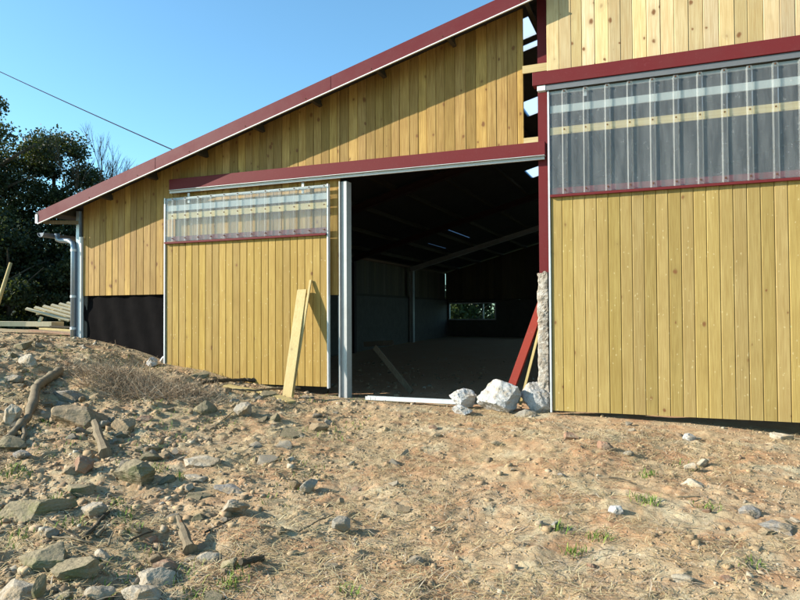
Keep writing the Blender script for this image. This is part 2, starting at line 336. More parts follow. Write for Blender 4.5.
def ground_mat():
    m = NT('bare_earth'); v = m.coord()
    a = m.noise(v, .9, 6, .6, .6); b = m.noise(m.mapv(v, (1, 1, 1), (7, 3, 1)), 2.6, 6, .65, .5); c = m.noise(v, 9, 6, .7); d = m.noise(v, 45, 5, .75); e = m.noise(m.mapv(v, (1, 1, 1), (3, 9, 0)), 1.7, 5, .6, .8)
    col = m.mix(m.ramp(a, [(.40, 0.), (.60, 1.)]), (.42, .285, .155), (.45, .33, .195))
    col = m.mix(m.ramp(b, [(.44, 0.), (.60, .9)]), col, (.42, .225, .115))
    col = m.mix(m.ramp(e, [(.50, 0.), (.64, .8)]), col, (.49, .42, .27))
    xs_ = m.node('SeparateXYZ', ins={0: v}); 
    left = m.node('MapRange', ins={'Value': m.math('ADD', xs_.outputs[0], m.math('MULTIPLY', xs_.outputs[1], .25)), 'From Min': -1.6, 'From Max': -4.6, 'To Min': 0., 'To Max': 1.}).outputs[0]
    g = m.noise(m.mapv(v, (1, 1, 1), (1, 5, 2)), 2.2, 6, .65, .6)
    col = m.mix(m.math('MULTIPLY', m.ramp(g, [(.40, .1), (.6, .9)]), m.math('ADD', m.math('MULTIPLY', left, .62), .26)), col, (.30, .245, .135))
    col = m.mix(m.math('MULTIPLY', m.ramp(c, [(.5, 0.), (.72, 1.)]), .6), col, (.26, .165, .095))
    col = m.mix(m.math('MULTIPLY', m.ramp(d, [(.55, 0.), (.7, 1.)]), .6), col, (.20, .135, .08))
    col = m.mix(m.math('MULTIPLY', m.ramp(d, [(.30, 1.), (.43, 0.)]), .6), col, (.60, .53, .41))
    # floor under the roof coloured lighter and redder to brighten the dim interior
    ins = m.math('MULTIPLY', m.node('MapRange', ins={'Value': xs_.outputs[1], 'From Min': .0, 'From Max': .5}).outputs[0], m.node('MapRange', ins={'Value': xs_.outputs[0], 'From Min': -8.1, 'From Max': -7.9}).outputs[0])
    col = m.mix(m.math('MULTIPLY', ins, .75), col, (.50, .30, .17))
    # meadow far away
    rad = m.node('VectorMath', {'operation': 'LENGTH'}); m.put(rad.inputs[0], v)
    col = m.mix(m.node('MapRange', ins={'Value': rad.outputs['Value'], 'From Min': 18., 'From Max': 26.}).outputs[0], col, (.09, .11, .035))
    m.base(col, .95, spec=.1)
    m.bump(m.math('ADD', m.math('MULTIPLY', c, .6), m.math('MULTIPLY', d, .55)), 1.0, .018); return m.m
M['ground'] = ground_mat()
g = quads_obj('ground', np.stack([X, Y, Z], -1).reshape(-1, 3), F, None, 'ground', smooth=True); g['kind'] = 'structure'
def gz(x, y): return float(ground_h(np.array([x]), np.array([y]))[0])

# ---------------------------------------------------------------- the barn
barn = empty('timber_barn', (-4, 0, 0), 'large timber clad barn with maroon roof edge and two sliding doors, one pushed open', 'barn')
SL = .2725
def roofz(x): return 5.06+SL*(x+.14)          # underside line of the barge board
def boards(name, x0, x1, w, yf, th, zb, zt, mat, parent=barn, gap=.0025, cham=.006, jit=.0, gapd=None, wj=0.0):
    """vertical boards, front face at yf, chamfered long edges; zb/zt functions of x"""
    mb = MB(); x = x0
    while x < x1-.01:
        ww = w*(1+random.uniform(-wj, wj)); xe = min(x1, x+ww)
        if x1-xe < .03: xe = x1
        sd = random.random(); j = random.uniform(-jit, jit); a = x+gap/2; b = xe-gap/2; y0 = yf+j
        prof = [(a, y0+cham), (a+cham, y0), (b-cham, y0), (b, y0+cham), (b, y0+.011), (xe+(.004 if xe < x1 else 0), y0+.013), (xe+(.004 if xe < x1 else 0), yf+th-.005), (b, yf+th-.003), (b, yf+th), (a, yf+th)]
        n = len(prof); V = [(p, q, zb(p)) for p, q in prof]+[(p, q, zt(p)) for p, q in prof]
        Fq = [(i, (i+1) % n, n+(i+1) % n, n+i) for i in range(n)]+[tuple(range(n-1, -1, -1)), tuple(range(n, 2*n))]
        mb.add(V, Fq, sd); x = xe
    return mb.build(name, mat, parent)
K = lambda z: (lambda x: z)
top = lambda x: roofz(x)+.155
boards('wall_boarding', -7.97, -6.02, .14, 0, .022, K(1.53), top, 'wall_wood', jit=.003, wj=.12)
boards('wall_boarding', -6.017, -2.99, .137, 0, .022, K(1.47), top, 'wall_wood', jit=.003, wj=.1)
boards('wall_boarding', -2.987, -.31, .137, 0, .022, K(3.2), top, 'wall_wood', jit=.003, wj=.12)
hall = lambda x: 6.05+.27*x if x < 6 else 6.05+.27*(12-x)
boards('wall_boarding', .03, 12.0, .145, -.22, .024, K(4.02), lambda x: hall(x)-.05, 'pale_wood', jit=.003, wj=.12)
boards('wall_boarding', 6.6, 12.0, .145, -.22, .024, K(-.5), K(4.015), 'pale_wood', jit=.003, wj=.12)
# little boards closing the slit beside the column
MB().box(-.312, -.122, -.01, .09, 3.375, 3.46).build('slit_rail', 'batten_wood', barn)
MB().box(-.312, .028, -.045, -.024, 4.29, 4.39).build('slit_rail', 'batten_wood', barn)
# roof of the low bay, with gaps for the clear sheets
sky_holes = [(-.62, -.30, .30, .92), (-.72, -.24, 1.10, 1.30), (-1.08, -.62, 3.3, 4.15), (-1.92, -1.5, 7.9, 8.85), (-5.13, -5.085, 10.9, 14.0), (-6.17, -6.135, 12.6, 14.5)]
mb = MB()
xe_ = sorted(set([-8.62, -.02]+[h[i] for h in sky_holes for i in (0, 1)])); ye_ = sorted(set([-.40, 20.5]+[h[i] for h in sky_holes for i in (2, 3)]))
for i in range(len(xe_)-1):
    for j in range(len(ye_)-1):
        a, b, c, d = xe_[i], xe_[i+1], ye_[j], ye_[j+1]
        if any(h[0]-1e-6 <= a and b <= h[1]+1e-6 and h[2]-1e-6 <= c and d <= h[3]+1e-6 for h in sky_holes): continue
        z0 = .165
        mb.hexa([(a, c, roofz(a)+z0), (b, c, roofz(b)+z0), (b, d, roofz(b)+z0), (a, d, roofz(a)+z0),
                 (a, c, roofz(a)+z0+.04), (b, c, roofz(b)+z0+.04), (b, d, roofz(b)+z0+.04), (a, d, roofz(a)+z0+.04)])
roof = mb.build('roof', 'roof_metal', barn)
for h in sky_holes:
    a, b, c, d = h
    MB().hexa([(a, c, roofz(a)+.17), (b, c, roofz(b)+.17), (b, d, roofz(b)+.17), (a, d, roofz(a)+.17),
               (a, c, roofz(a)+.174), (b, c, roofz(b)+.174), (b, d, roofz(b)+.174), (a, d, roofz(a)+.174)]).build('roof_light', 'skylight', roof)
for x in (-.45+.23, -1.25, -2.28, -3.31, -4.30, -5.35, -6.36, -7.33, -8.2):
    a = math.atan(SL)
    MB().beam((x, -.36, roofz(x)+.10), (x, 20.2, roofz(x)+.10), .05, .12, up=(-math.sin(a), 0, math.cos(a))).build('purlin', 'rafter_wood', roof)
# barge board (folded flashing with a bright drip lip)
mb = MB()
def strip(x0, x1, y0, y1, d0, d1): mb.hexa([(x0, y0, roofz(x0)+d0), (x1, y0, roofz(x1)+d0), (x1, y1, roofz(x1)+d0), (x0, y1, roofz(x0)+d0), (x0, y0, roofz(x0)+d1), (x1, y0, roofz(x1)+d1), (x1, y1, roofz(x1)+d1), (x0, y1, roofz(x0)+d1)])
strip(-8.55, -.03, -.405, -.402, -.0, .205); strip(-8.55, -.03, -.402, -.25, .203, .206)
barge = mb.build('barge_board', 'red_fascia', barn)
mb = MB(); strip(-8.56, -.03, -.425, -.40, -.012, .0); mb.build('drip_lip', 'white_metal', barge)
MB().box(-8.61, -8.56, -.42, -.36, 2.77, 2.92).build('gutter_end_cap', 'white_metal', barge)
for xj in (-6.05, -2.95):
    mb = MB(); strip(xj-.03, xj+.03, -.4085, -.4055, .0, .2); mb.build('joint_cover', 'red_fascia', barge)
# screws along the barge board
for k in range(8):
    x = -7.4+k*1.02; MB().tube([(x, -.41, roofz(x)+.05), (x, -.402, roofz(x)+.05)], .008, 6).build('screw', 'screw', barge)
# hall roof (higher, right part)
def h2(x): return 6.05+.27*x if x < 6 else 6.05+.27*(12-x)
def slab(mb, xa, xb, ya, yb, t0=0, t1=.06): mb.hexa([(xa, ya, h2(xa)+t0), (xb, ya, h2(xb)+t0), (xb, yb, h2(xb)+t0), (xa, yb, h2(xa)+t0), (xa, ya, h2(xa)+t1), (xb, ya, h2(xb)+t1), (xb, yb, h2(xb)+t1), (xa, yb, h2(xa)+t1)])
mb = MB(); lights = MB(); spans = [(6.6, 8.2), (9.0, 10.6)]; edges = sorted([-.35, 6.0, 12.4]+[e for q in spans for e in q])  # unseen translucent sheets added in the right slope to brighten the interior
for xa, xb in zip(edges[:-1], edges[1:]):
    if (xa, xb) in spans:
        yy = -.5
        for ya, yb in ((2.0, 8.0), (10.0, 18.0)): slab(mb, xa, xb, yy, ya); slab(lights, xa, xb, ya, yb, .02, .024); yy = yb
        slab(mb, xa, xb, yy, 20.5)
    else: slab(mb, xa, xb, -.5, 20.5)
hr = mb.build('hall_roof', 'roof_metal', barn); ro = lights.build('added_roof_lights', 'skylight', hr); ro['kind'] = 'stuff'
MB().box(-.12, -.06, .2, 20.2, 5.24, 5.99).build('clerestory_wall', 'dark_wood', barn)
# walls at back, left, right
boards('rear_boarding', -7.98, 12, .2, 20.0, .03, lambda x: 1.80 if x < -1.6 else 4.3, lambda x: (roofz(x)+.125) if x < -.1 else hall(x)-.02, 'dark_wood')  # right part left open below, out of view, to let light in
win = (-7.83, -5.67, .93, 1.70)
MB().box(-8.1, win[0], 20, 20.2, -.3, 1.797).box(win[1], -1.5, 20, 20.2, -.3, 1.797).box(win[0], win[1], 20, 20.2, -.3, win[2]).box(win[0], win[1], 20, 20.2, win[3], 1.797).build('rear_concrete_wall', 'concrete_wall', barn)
mb = MB(); w = .05
mb.box(win[0], win[1], 19.96, 20.02, win[2], win[2]+w).box(win[0], win[1], 19.96, 20.02, win[3]-w, win[3]).box(win[0], win[0]+w, 19.96, 20.02, win[2]+w, win[3]-w).box(win[1]-w, win[1], 19.96, 20.02, win[2]+w, win[3]-w).box(-6.29, -6.22, 19.955, 20.02, win[2]+w, win[3]-w)
wf = mb.build('window', 'galv_pale', barn)
MB().box(win[0]+w, -6.292, 20.03, 20.034, win[2]+w, win[3]-w).build('pane', 'glass', wf)
MB().box(-6.218, win[1]-w, 20.03, 20.034, win[2]+w, win[3]-w).build('pane', 'glass', wf)
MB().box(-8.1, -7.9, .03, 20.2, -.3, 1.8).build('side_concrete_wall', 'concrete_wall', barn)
mb = MB()
for k in range(100):
    y = .03+k*.2; mb.box(-8.03, -8.0, y, y+.195, 1.802, 3.0, random.random())
mb.build('side_boarding', 'dark_wood', barn)
MB().box(-8.0, -7.92, .03, 20, 1.802, 1.88).build('side_rail', 'rafter_wood', barn)
MB().box(-8.06, -1.5, 19.93, 19.995, 1.80, 1.86).build('rear_rail', 'rafter_wood', barn)
MB().box(12, 12.2, -.2, 20.2, -.6, 6.1).build('side_concrete_wall', 'concrete_wall', barn)
# steel portal frames
for y in (5.2, 10.2, 15.3):
    fr = MB(); 
    fr.box(-7.88, -7.72, y-.01, y+.01, -.2, 2.86).box(-7.88, -7.865, y-.08, y+.08, -.2, 2.86).box(-7.735, -7.72, y-.08, y+.08, -.2, 2.86)
    fr.box(-.13, -.12, y-.08, y+.08, -.2, 4.85).box(-.02, -.01, y-.08, y+.08, -.2, 4.85).box(-.12, -.02, y-.01, y+.01, -.2, 4.85)
    a = math.atan(SL); off = -.12
    for dz, hh, ww in ((-.20, .012, .14), (-.12, .15, .012), (-.04, .012, .14)):
        fr.beam((-7.85, y, roofz(-7.85)+dz+.08), (-.05, y, roofz(-.05)+dz+.08), ww, hh, up=(-math.sin(a), 0, math.cos(a)))
    fr.build('portal_frame', 'galv' if y == 15.3 else 'frame_steel', barn)
    MB().box(5.9, 6.1, y-.1, y+.1, -.3, 7.5).build('hall_column', 'frame_steel', barn)
# left header beam and track
MB().box(-5.98, -.015, -.14, -.004, 3.19, 3.36).build('header_beam', 'red', barn, bevel=.004)
hb = [o for o in bpy.data.objects if o.name == 'header_beam'][0]
MB().box(-5.98, -.02, -.144, -.06, 3.183, 3.188).build('beam_lip', 'galv_pale', hb)
MB().prism([(-.105, 3.180), (-.065, 3.180), (-.065, 3.142), (-.072, 3.142), (-.072, 3.15), (-.098, 3.15), (-.098, 3.142), (-.105, 3.142)], 0, -6.0, -.03).build('door_track', 'galv', hb)
# right header beam and track
MB().box(-.125, 7.0, -.36, -.2205, 4.005, 4.17).build('header_beam', 'red', barn, bevel=.004)
hb2 = [o for o in bpy.data.objects if o.name.startswith('header_beam')][1]
MB().prism([(-.34, 4.0), (-.27, 4.0), (-.27, 3.935), (-.28, 3.935), (-.28, 3.955), (-.33, 3.955), (-.33, 3.935), (-.34, 3.935)], 0, -.06, 7.0).build('door_track', 'track', hb2)
MB().box(-.07, .03, -.345, -.262, 3.94, 4.0).build('track_end_bracket', 'white_metal', hb2)
# main column and masonry pier
MB().box(-.12, .015, -.03, -.018, 1.55, 5.95).box(-.12, .015, .13, .142, 1.55, 5.95).box(-.06, -.045, -.018, .13, 1.55, 5.95).build('steel_column', 'red', barn)

# left sliding door
def sliding_door(x0, x1, z0, z1, zs, yf, bw, wood_, pitch, first, band, bat):
    d = bpy.data.objects.new('sliding_door', None); COL.objects.link(d); d.location = (x0, yf, z0); d.parent = barn; d.matrix_parent_inverse = barn.matrix_world.inverted()
    d.matrix_world; bpy.context.view_layer.update()
    boards('board_panel', x0+.03, x1-.03, bw, yf, .022, K(z0), K(zs-.015), wood_, d, gap=.003, cham=.007, jit=.0008, wj=.03)
    # corrugated clear sheet
    mb = MB(); prof = [(x0+.03, 0)]; x = x0+first; base = .0
    pr = []
    while x < x1-.03:
        pr += [(x-.034, 0), (x-.018, -.030), (x+.018, -.030), (x+.034, 0)]; x += pitch
    prof += [p for p in pr if x0+.035 < p[0] < x1-.035]+[(x1-.03, 0)]
    V = []; Fq = []
    for zz in (zs-.02, z1-.01):
        V += [(p, yf-.004+q, zz) for p, q in prof]
    n = len(prof); Fq = [(i, i+1, n+i+1, n+i) for i in range(n-1)]
    mb.add(V, Fq); cs = mb.build('clear_sheet', 'poly', d)
    MB().box(x0+.03, x1-.03, yf+.004, yf+.024, bat-.045, bat+.045).build('batten', 'batten_wood', d)
    MB().box(x0+.03, x1-.03, yf+.006, yf+.028, band-.045, band+.045).box(x0+.03, x1-.03, yf+.006, yf+.028, z1-.04, z1-.005).build('top_rail', 'rail_grey', d)
    MB().box(x0+.03, x1-.03, yf+.024, yf+.05, zs-.0, zs+.07).build('bottom_rail', 'red', d)
    for xx in (x0+.004, x1-.024): MB().box(xx, xx+.02, yf-.02, yf+.04, z0-.02, z1).build('edge_frame', 'galv_pale', d)
    MB().box(x0+.029, x1-.029, yf-.045, yf-.006, zs-.05, zs-.02).build('drip_trim', 'red', d)
    MB().box(x0+.2, x1-.2, yf+.03, yf+.07, z0+.02, z0+.12).build('rear_brace', 'galv', d)
    x = x0+first; s = MB()
    while x < x1-.04:
        for zz in (bat, zs+.03, z1-.03):
            s.tube([(x, yf-.046, zz), (x, yf-.036, zz)], .010, 6)
        x += pitch
    s.build('sheet_screws', 'screw', d)['kind'] = 'stuff'
    for xx in (x0+.45, x1-.45):
        MB().box(xx-.02, xx+.02, yf+.03, yf+.042, z1-.1, z1+.06).build('hanger', 'galv', d)
    return d
sliding_door(-6.10, -3.115, .15, 3.07, 2.38, -.10, .128, 'door_wood', .249, .19, 2.90, 2.77)
sliding_door(.045, 3.30, .0, 3.93, 2.66, -.30, .134, 'door_wood2', .2515, .21, 3.70, 3.43)
sliding_door(3.33, 6.58, .0, 3.93, 2.66, -.30, .134, 'door_wood2', .2515, .21, 3.70, 3.43)

# galvanised jamb of the opening
MB().box(-3.03, -2.972, .0225, .03, -.1, 1.46).box(-2.970, -2.957, -.07, .02, -.1, 3.1).box(-2.957, -2.90, -.03, -.02, -.1, 3.1).box(-2.90, -2.855, -.055, -.045, -.1, 3.1).box(-2.867, -2.855, -.044, .10, -.1, 3.1).build('door_jamb', 'galv', barn)
# plain black infill surface under the boards on the left
mb = MB(); n = 24; m_ = 12; V = []
for j in range(m_+1):
    for i in range(n+1):
        x = -7.96+i*1.9/n; z = .3+j*1.235/m_
        V.append((x, .04+.014*math.sin(i*1.3+j*.5)+.012*math.sin((i+2*j)*.6), z))
mb.add(V, [(j*(n+1)+i, j*(n+1)+i+1, (j+1)*(n+1)+i+1, (j+1)*(n+1)+i) for j in range(m_) for i in range(n)])
mb.build('black_infill', 'black_sheet', barn, smooth=True)
# corner post and trims
MB().box(-8.10, -8.035, -.03, -.022, .6, 3.0).box(-8.035, -8.03, -.03, .03, .6, 3.0).build('corner_post', 'zinc', barn)
MB().box(-8.028, -7.975, -.035, .02, .6, 2.55).build('corner_trim', 'white_metal', barn)
# gutter and downpipe
gx, gzv = -8.60, 2.62
prof = [(gx+.075*math.cos(t), gzv+.075*math.sin(t)) for t in [math.pi+i*math.pi/10 for i in range(11)]]+[(gx+.069*math.cos(t), gzv+.069*math.sin(t)) for t in [2*math.pi-i*math.pi/10 for i in range(11)]]
gut = MB().prism(prof, 1, -.32, 20.2).build('gutter', 'zinc_shaded', barn)
MB().prism([(gx+.072*math.cos(t), gzv+.072*math.sin(t)) for t in [math.pi+i*math.pi/10 for i in range(11)]], 1, -.30, -.29).build('end_cap', 'zinc_shaded', gut)
dp = MB().tube([(-8.5, -.08, 2.62), (-8.48, -.08, 2.52), (-8.42, -.06, 2.50), (-8.24, -.06, 2.49), (-8.15, -.06, 2.45), (-8.125, -.06, 2.34), (-8.125, -.06, .72)], .042, 14).build('downpipe', 'zinc', barn, smooth=True)
for z in (2.30, 1.50, .95):
    MB().tube([(-8.125, -.06, z), (-8.125, -.06, z+.04)], .049, 14).build('pipe_clip', 'galv_pale', dp)
MB().beam((-8.55, -.3, 2.80), (-8.05, -.02, 2.80), .04, .06).build('eaves_bracket', 'grey_wood', barn)

# ---------------------------------------------------------------- rocks
def hsh(P, k):  # cheap smooth 3-D noise for rock surfaces
    return (np.sin(P[:, 0]*k[0]+k[3])*np.cos(P[:, 1]*k[1]+k[4])+np.sin(P[:, 2]*k[2]+k[5]+P[:, 0]*k[1]*.7))*.5
def rock_mesh(sub=4, cuts=14, flat=1.0, seed=0, rough=.05, soft=0.):
    r = np.random.default_rng(seed); bm = bmesh.new(); bmesh.ops.create_icosphere(bm, subdivisions=sub, radius=1)
    P = np.array([v.co[:] for v in bm.verts])
    for _ in range(cuts):
        n = r.normal(size=3); n /= np.linalg.norm(n); d = r.uniform(.38+soft, .72+soft)
        e = P@n-d; P = P-np.outer(np.clip(e, 0, None)*.97, n)
    for i, (fq, am) in enumerate(((3, .08), (7, .045), (15, .03), (31, .018))):
        k = np.concatenate([r.uniform(.6, 1.4, 3)*fq, r.uniform(0, 6, 3)]); P = P*(1+am*rough/.05*hsh(P, k))[:, None]
    if sub >= 4:
        from mathutils import noise as _n
        of = Vector(r.uniform(0, 50, 3)); hN = np.array([_n.fractal(Vector(p)*2.2+of, .85, 2.1, 6) for p in P]); P = P*(1+.055*hN)[:, None]
        hN = np.array([_n.fractal(Vector(p)*7+of, .7, 2.1, 3) for p in P]); P = P*(1+.022*hN)[:, None]
    P /= np.abs(P).max(0)
    for v, p in zip(bm.verts, P): v.co = p
    me = bpy.data.meshes.new('rock'); bm.to_mesh(me); bm.free(); return me
def rock(px, sx, sy, sz, mat, label, group=None, seed=0, rot=0, sink=.35, tilt=(0, 0), name='rock', sub=4, z=None, flat=False, cat='rock'):
    me = rock_mesh(5 if max(sx, sz) > .22 else 4, seed=seed, soft=.16 if mat == 'boulder' else .06); me.materials.append(M[mat])
    # bake the size so the procedural texture keeps real scale
    me.transform(Matrix.Rotation(tilt[0], 4, 'X')@Matrix.Rotation(tilt[1], 4, 'Y')@Matrix.Diagonal((sx/2, sy/2, sz/2, 1)))
    me.polygons.foreach_set('use_smooth', [False]*len(me.polygons))
    o = bpy.data.objects.new(name, me); COL.objects.link(o)
    o.location = (px[0], px[1], (gz(*px) if z is None else z)+sz*(.5-sink)); o.rotation_euler = (0, 0, rot)
    return tag(o, label, cat, group)
#ROCKS
rock((-0.63,-0.23),0.585,0.468,0.489,'boulder','largest white concrete boulder in the doorway, before the foot of the red steel beam',seed=11,sink=.12)
rock((-1.10,-0.11),0.389,0.311,0.255,'boulder','white concrete lump at the right end of the threshold rail, lying on another lump',seed=12,sink=.1,z=gz(-1.10,-0.11)+.03)
rock((-0.99,-0.58),0.258,0.207,0.161,'boulder','low bluish white concrete lump under the end of the threshold rail',seed=13,sink=.2)
rock((-0.14,-0.06),0.449,0.314,0.420,'boulder','white concrete boulder against the foot of the rough masonry pier',seed=14,sink=.12)
rock((-0.21,-0.37),0.329,0.197,0.126,'rock_grey','thin dark slate slab in front of the boulder at the pier foot',seed=15,sink=.3,rot=.4,flat=True)
rock((-4.34,-3.33),0.714,0.535,0.304,'rock_tan','largest tan slab on the left slope, with a flat lit top and shaded front',seed=16,sink=.3,rot=.25)
rock((-5.25,-2.68),0.493,0.345,0.189,'rock_grey','grey flat slab just behind the largest tan slab',seed=17,sink=.4,rot=.1)
rock((-3.75,-3.30),0.283,0.226,0.185,'rock_tan','angular tan rock to the right of the largest tan slab, below the dry brush',seed=18,sink=.3,rot=.5)
rock((-3.95,-3.54),0.129,0.116,0.093,'rock_tan','rounded small rock touching the right end of the largest tan slab',seed=19,sink=.2)
rock((-3.98,-3.36),0.143,0.086,0.095,'rock_grey','narrow tilted stone between two tan rocks below the dry brush',seed=20,sink=.2,rot=.9)
rock((-3.88,-2.90),0.183,0.164,0.090,'rock_red','pinkish rock tucked under the front of the dry brush',seed=21,sink=.2)
rock((-6.67,-2.09),0.295,0.236,0.239,'rock_pale','pale triangular rock high on the left slope',seed=22,sink=.2,flat=True,rot=.3)
rock((-6.29,-2.56),0.327,0.196,0.130,'rock_grey','flat grey green slab at the left edge, above the twisted root',seed=23,sink=.3)
rock((-4.81,-3.75),0.202,0.162,0.325,'rock_pale','rough pale rock at the left edge beside the twisted root',seed=24,sink=.3)
rock((-3.73,-4.46),0.221,0.155,0.078,'rock_blue','flat bluish rock left of the reddish rock',seed=25,sink=.3)
rock((-2.97,-4.52),0.199,0.179,0.164,'rock_red','rounded reddish rock in the middle of the left slope',seed=26,sink=.2)
rock((-2.52,-4.42),0.389,0.311,0.233,'rock_moss','large mossy olive rock with a dark shaded side',seed=27,sink=.25,rot=.2)
rock((-2.42,-3.82),0.426,0.341,0.161,'rock_pale','smooth whitish slab sunk in the dirt right of the mossy rock',seed=28,sink=.45,rot=.3)
rock((-2.18,-4.16),0.224,0.179,0.085,'rock_pale','flat cream stone just below the whitish slab',seed=29,sink=.4)
rock((-1.77,-4.25),0.322,0.161,0.097,'rock_blue','long low blue grey slab above the cream angular rock',seed=30,sink=.4,flat=True)
rock((-1.40,-4.69),0.232,0.197,0.121,'rock_pale','cream angular rock with one shaded side, standing proud of the dirt',seed=31,sink=.12,rot=.6,flat=True)
rock((-3.16,-2.09),0.263,0.211,0.182,'rock_grey','triangular grey rock below the boards, nearest to the sliding door',seed=32,sink=.15,rot=.4,flat=True)
rock((-1.20,-4.00),0.154,0.123,0.115,'rock_grey','triangular speckled grey rock in the open dirt, farther of a pair',seed=33,sink=.15,rot=.5,flat=True)
rock((-0.60,-4.60),0.144,0.115,0.104,'rock_grey','triangular speckled grey rock in the open dirt, nearer of a pair',seed=34,sink=.15,rot=.4,flat=True)
rock((-0.87,-4.12),0.074,0.052,0.062,'rock_tan','small upright stone between the two triangular grey rocks',seed=35,sink=.2,rot=.4)
rock((-0.93,-4.84),0.071,0.050,0.060,'rock_tan','small upright stone left of the nearer triangular grey rock',seed=36,sink=.2,rot=.4)
rock((-2.60,-5.23),0.520,0.364,0.183,'rock_moss','long grey green slab crossing the left edge, grass tuft at its right end',seed=37,sink=.4,rot=.1)
rock((-2.70,-4.80),0.311,0.218,0.136,'rock_moss','green tinged rock above the rubbly rock, below the reddish rock',seed=38,sink=.4)
rock((-2.24,-5.11),0.255,0.204,0.185,'rock_grey','rough rubbly rock to the right of the long grey green slab',seed=39,sink=.35)
rock((-1.87,-5.82),0.393,0.295,0.213,'rock_moss','broad mossy slab near the bottom left corner, cracked edge towards the viewer',seed=40,sink=.35,rot=.15)
rock((-1.61,-5.82),0.290,0.203,0.160,'rock_moss','brown green slab with the upright wedge leaning on its left end',seed=41,sink=.35,rot=.1)
rock((-1.71,-6.10),0.256,0.205,0.176,'rock_pale','pale bluish slab in the bottom left corner',seed=42,sink=.35)
rock((-1.53,-6.13),0.081,0.041,0.162,'rock_moss','upright wedge shaped stone at the bottom left',seed=43,sink=.1,rot=.7,tilt=(0,.25))
rock((-1.48,-6.01),0.124,0.099,0.083,'rock_moss','low mossy stone at the bottom, right of the upright wedge',seed=44,sink=.3)
rock((-1.34,-5.93),0.186,0.149,0.107,'rock_pale','pale green rock at the bottom edge below the twig litter',seed=45,sink=.3)
rock((-1.19,-5.66),0.267,0.214,0.135,'rock_pale','pale rock below the pink rock near the bottom edge',seed=46,sink=.35,rot=.2)
rock((-1.11,-5.83),0.249,0.199,0.107,'rock_pale','pale slab cut by the bottom edge, below the pale rock',seed=47,sink=.35)
rock((-1.28,-5.49),0.142,0.128,0.101,'rock_red','pink orange rounded rock near the bottom left',seed=48,sink=.25)
rock((-1.60,-5.26),0.106,0.095,0.078,'rock_red','small dusty red rock above the pink orange rock',seed=49,sink=.3)
rock((-1.66,-5.59),0.127,0.076,0.080,'rock_pale','pale flat stone at the end of the twig litter',seed=50,sink=.3,rot=.2)
rock((-2.17,-5.51),0.124,0.111,0.064,'rock_grey','rounded grey stone at the left end of the twig litter',seed=51,sink=.2)
rock((-0.79,-5.70),0.126,0.101,0.097,'rock_moss','mossy stone at the bottom edge beside green grass',seed=52,sink=.3)
rock((-0.95,-5.35),0.125,0.100,0.111,'rock_moss','dark stone beside the short wood chunk',seed=53,sink=.3)
rock((-1.14,-5.30),0.199,0.140,0.099,'rock_pale','chalky pale patch of rock left of the short wood chunk',seed=54,sink=.5)
rock((1.07,-3.73),0.123,0.098,0.102,'boulder','knobbly white rock in the middle of the right slope',seed=55,sink=.3)
rock((1.07,-2.34),0.105,0.084,0.066,'rock_grey','dark round stone casting a small shadow below the right sliding door',seed=56,sink=.2)
rock((0.85,-2.23),0.198,0.139,0.124,'rock_red','pinkish rock left of the dark round stone',seed=57,sink=.45)
rock((1.57,-1.32),0.158,0.142,0.113,'boulder','small white rock near the gap under the right sliding door',seed=58,sink=.3)
rock((1.57,-2.47),0.116,0.104,0.093,'rock_pale','pale rounded stone, left one of a touching pair on the right slope',seed=59,sink=.2)
rock((1.66,-2.29),0.102,0.092,0.095,'rock_pale','pale rounded stone, right one of a touching pair on the right slope',seed=60,sink=.2,rot=1)
rock((1.57,-2.87),0.201,0.121,0.089,'rock_pale','flat pale slab just below the touching pair of stones',seed=61,sink=.4,rot=-.3,flat=True)
rock((1.90,-3.49),0.147,0.117,0.100,'rock_blue','blue grey rock on the far right slope',seed=62,sink=.35)
rock((2.05,-3.67),0.239,0.192,0.090,'rock_blue','flat bluish slab at the right edge',seed=63,sink=.45)
rock((1.97,-3.77),0.107,0.085,0.058,'rock_tan','oval stone lying against the flat bluish slab',seed=64,sink=.3)
rock((0.71,-4.11),0.065,0.052,0.049,'rock_blue','dark bluish stone in the middle foreground',seed=65,sink=.2)
rock((1.48,-4.60),0.140,0.098,0.068,'rock_pale','pale stone with a dark side low in the right foreground',seed=66,sink=.4)
rock((1.69,-4.54),0.097,0.058,0.043,'rock_red','thin rust coloured stone low in the right foreground',seed=67,sink=.3)
rock((0.51,-1.95),0.192,0.115,0.099,'rock_red','reddish brown clod just below the left end of the right sliding door',seed=68,sink=.3)
rock((0.60,-3.10),0.072,0.058,0.045,'rock_blue','small dark stone in the bare dirt below the right door corner',seed=69,sink=.2)
rock((-0.82,-2.06),0.174,0.121,0.070,'rock_tan','brown flat clod in front of the threshold rail',seed=70,sink=.3)
rock((-0.17,-2.17),0.145,0.102,0.056,'rock_tan','brown flat clod in front of the largest boulder',seed=71,sink=.3)
rock((-6.14,-0.33),0.250,0.200,0.179,'boulder','whitish lump at the lower right corner of the black infill',seed=72,sink=.3)
rock((-6.17,-0.04),0.161,0.128,0.147,'boulder','small whitish lump against the left edge of the sliding door',seed=73,sink=.3)
rock((2.51,-0.43),0.253,0.177,0.097,'rock_pale','pale flat rock at the right edge below the sliding door',seed=74,sink=.4)
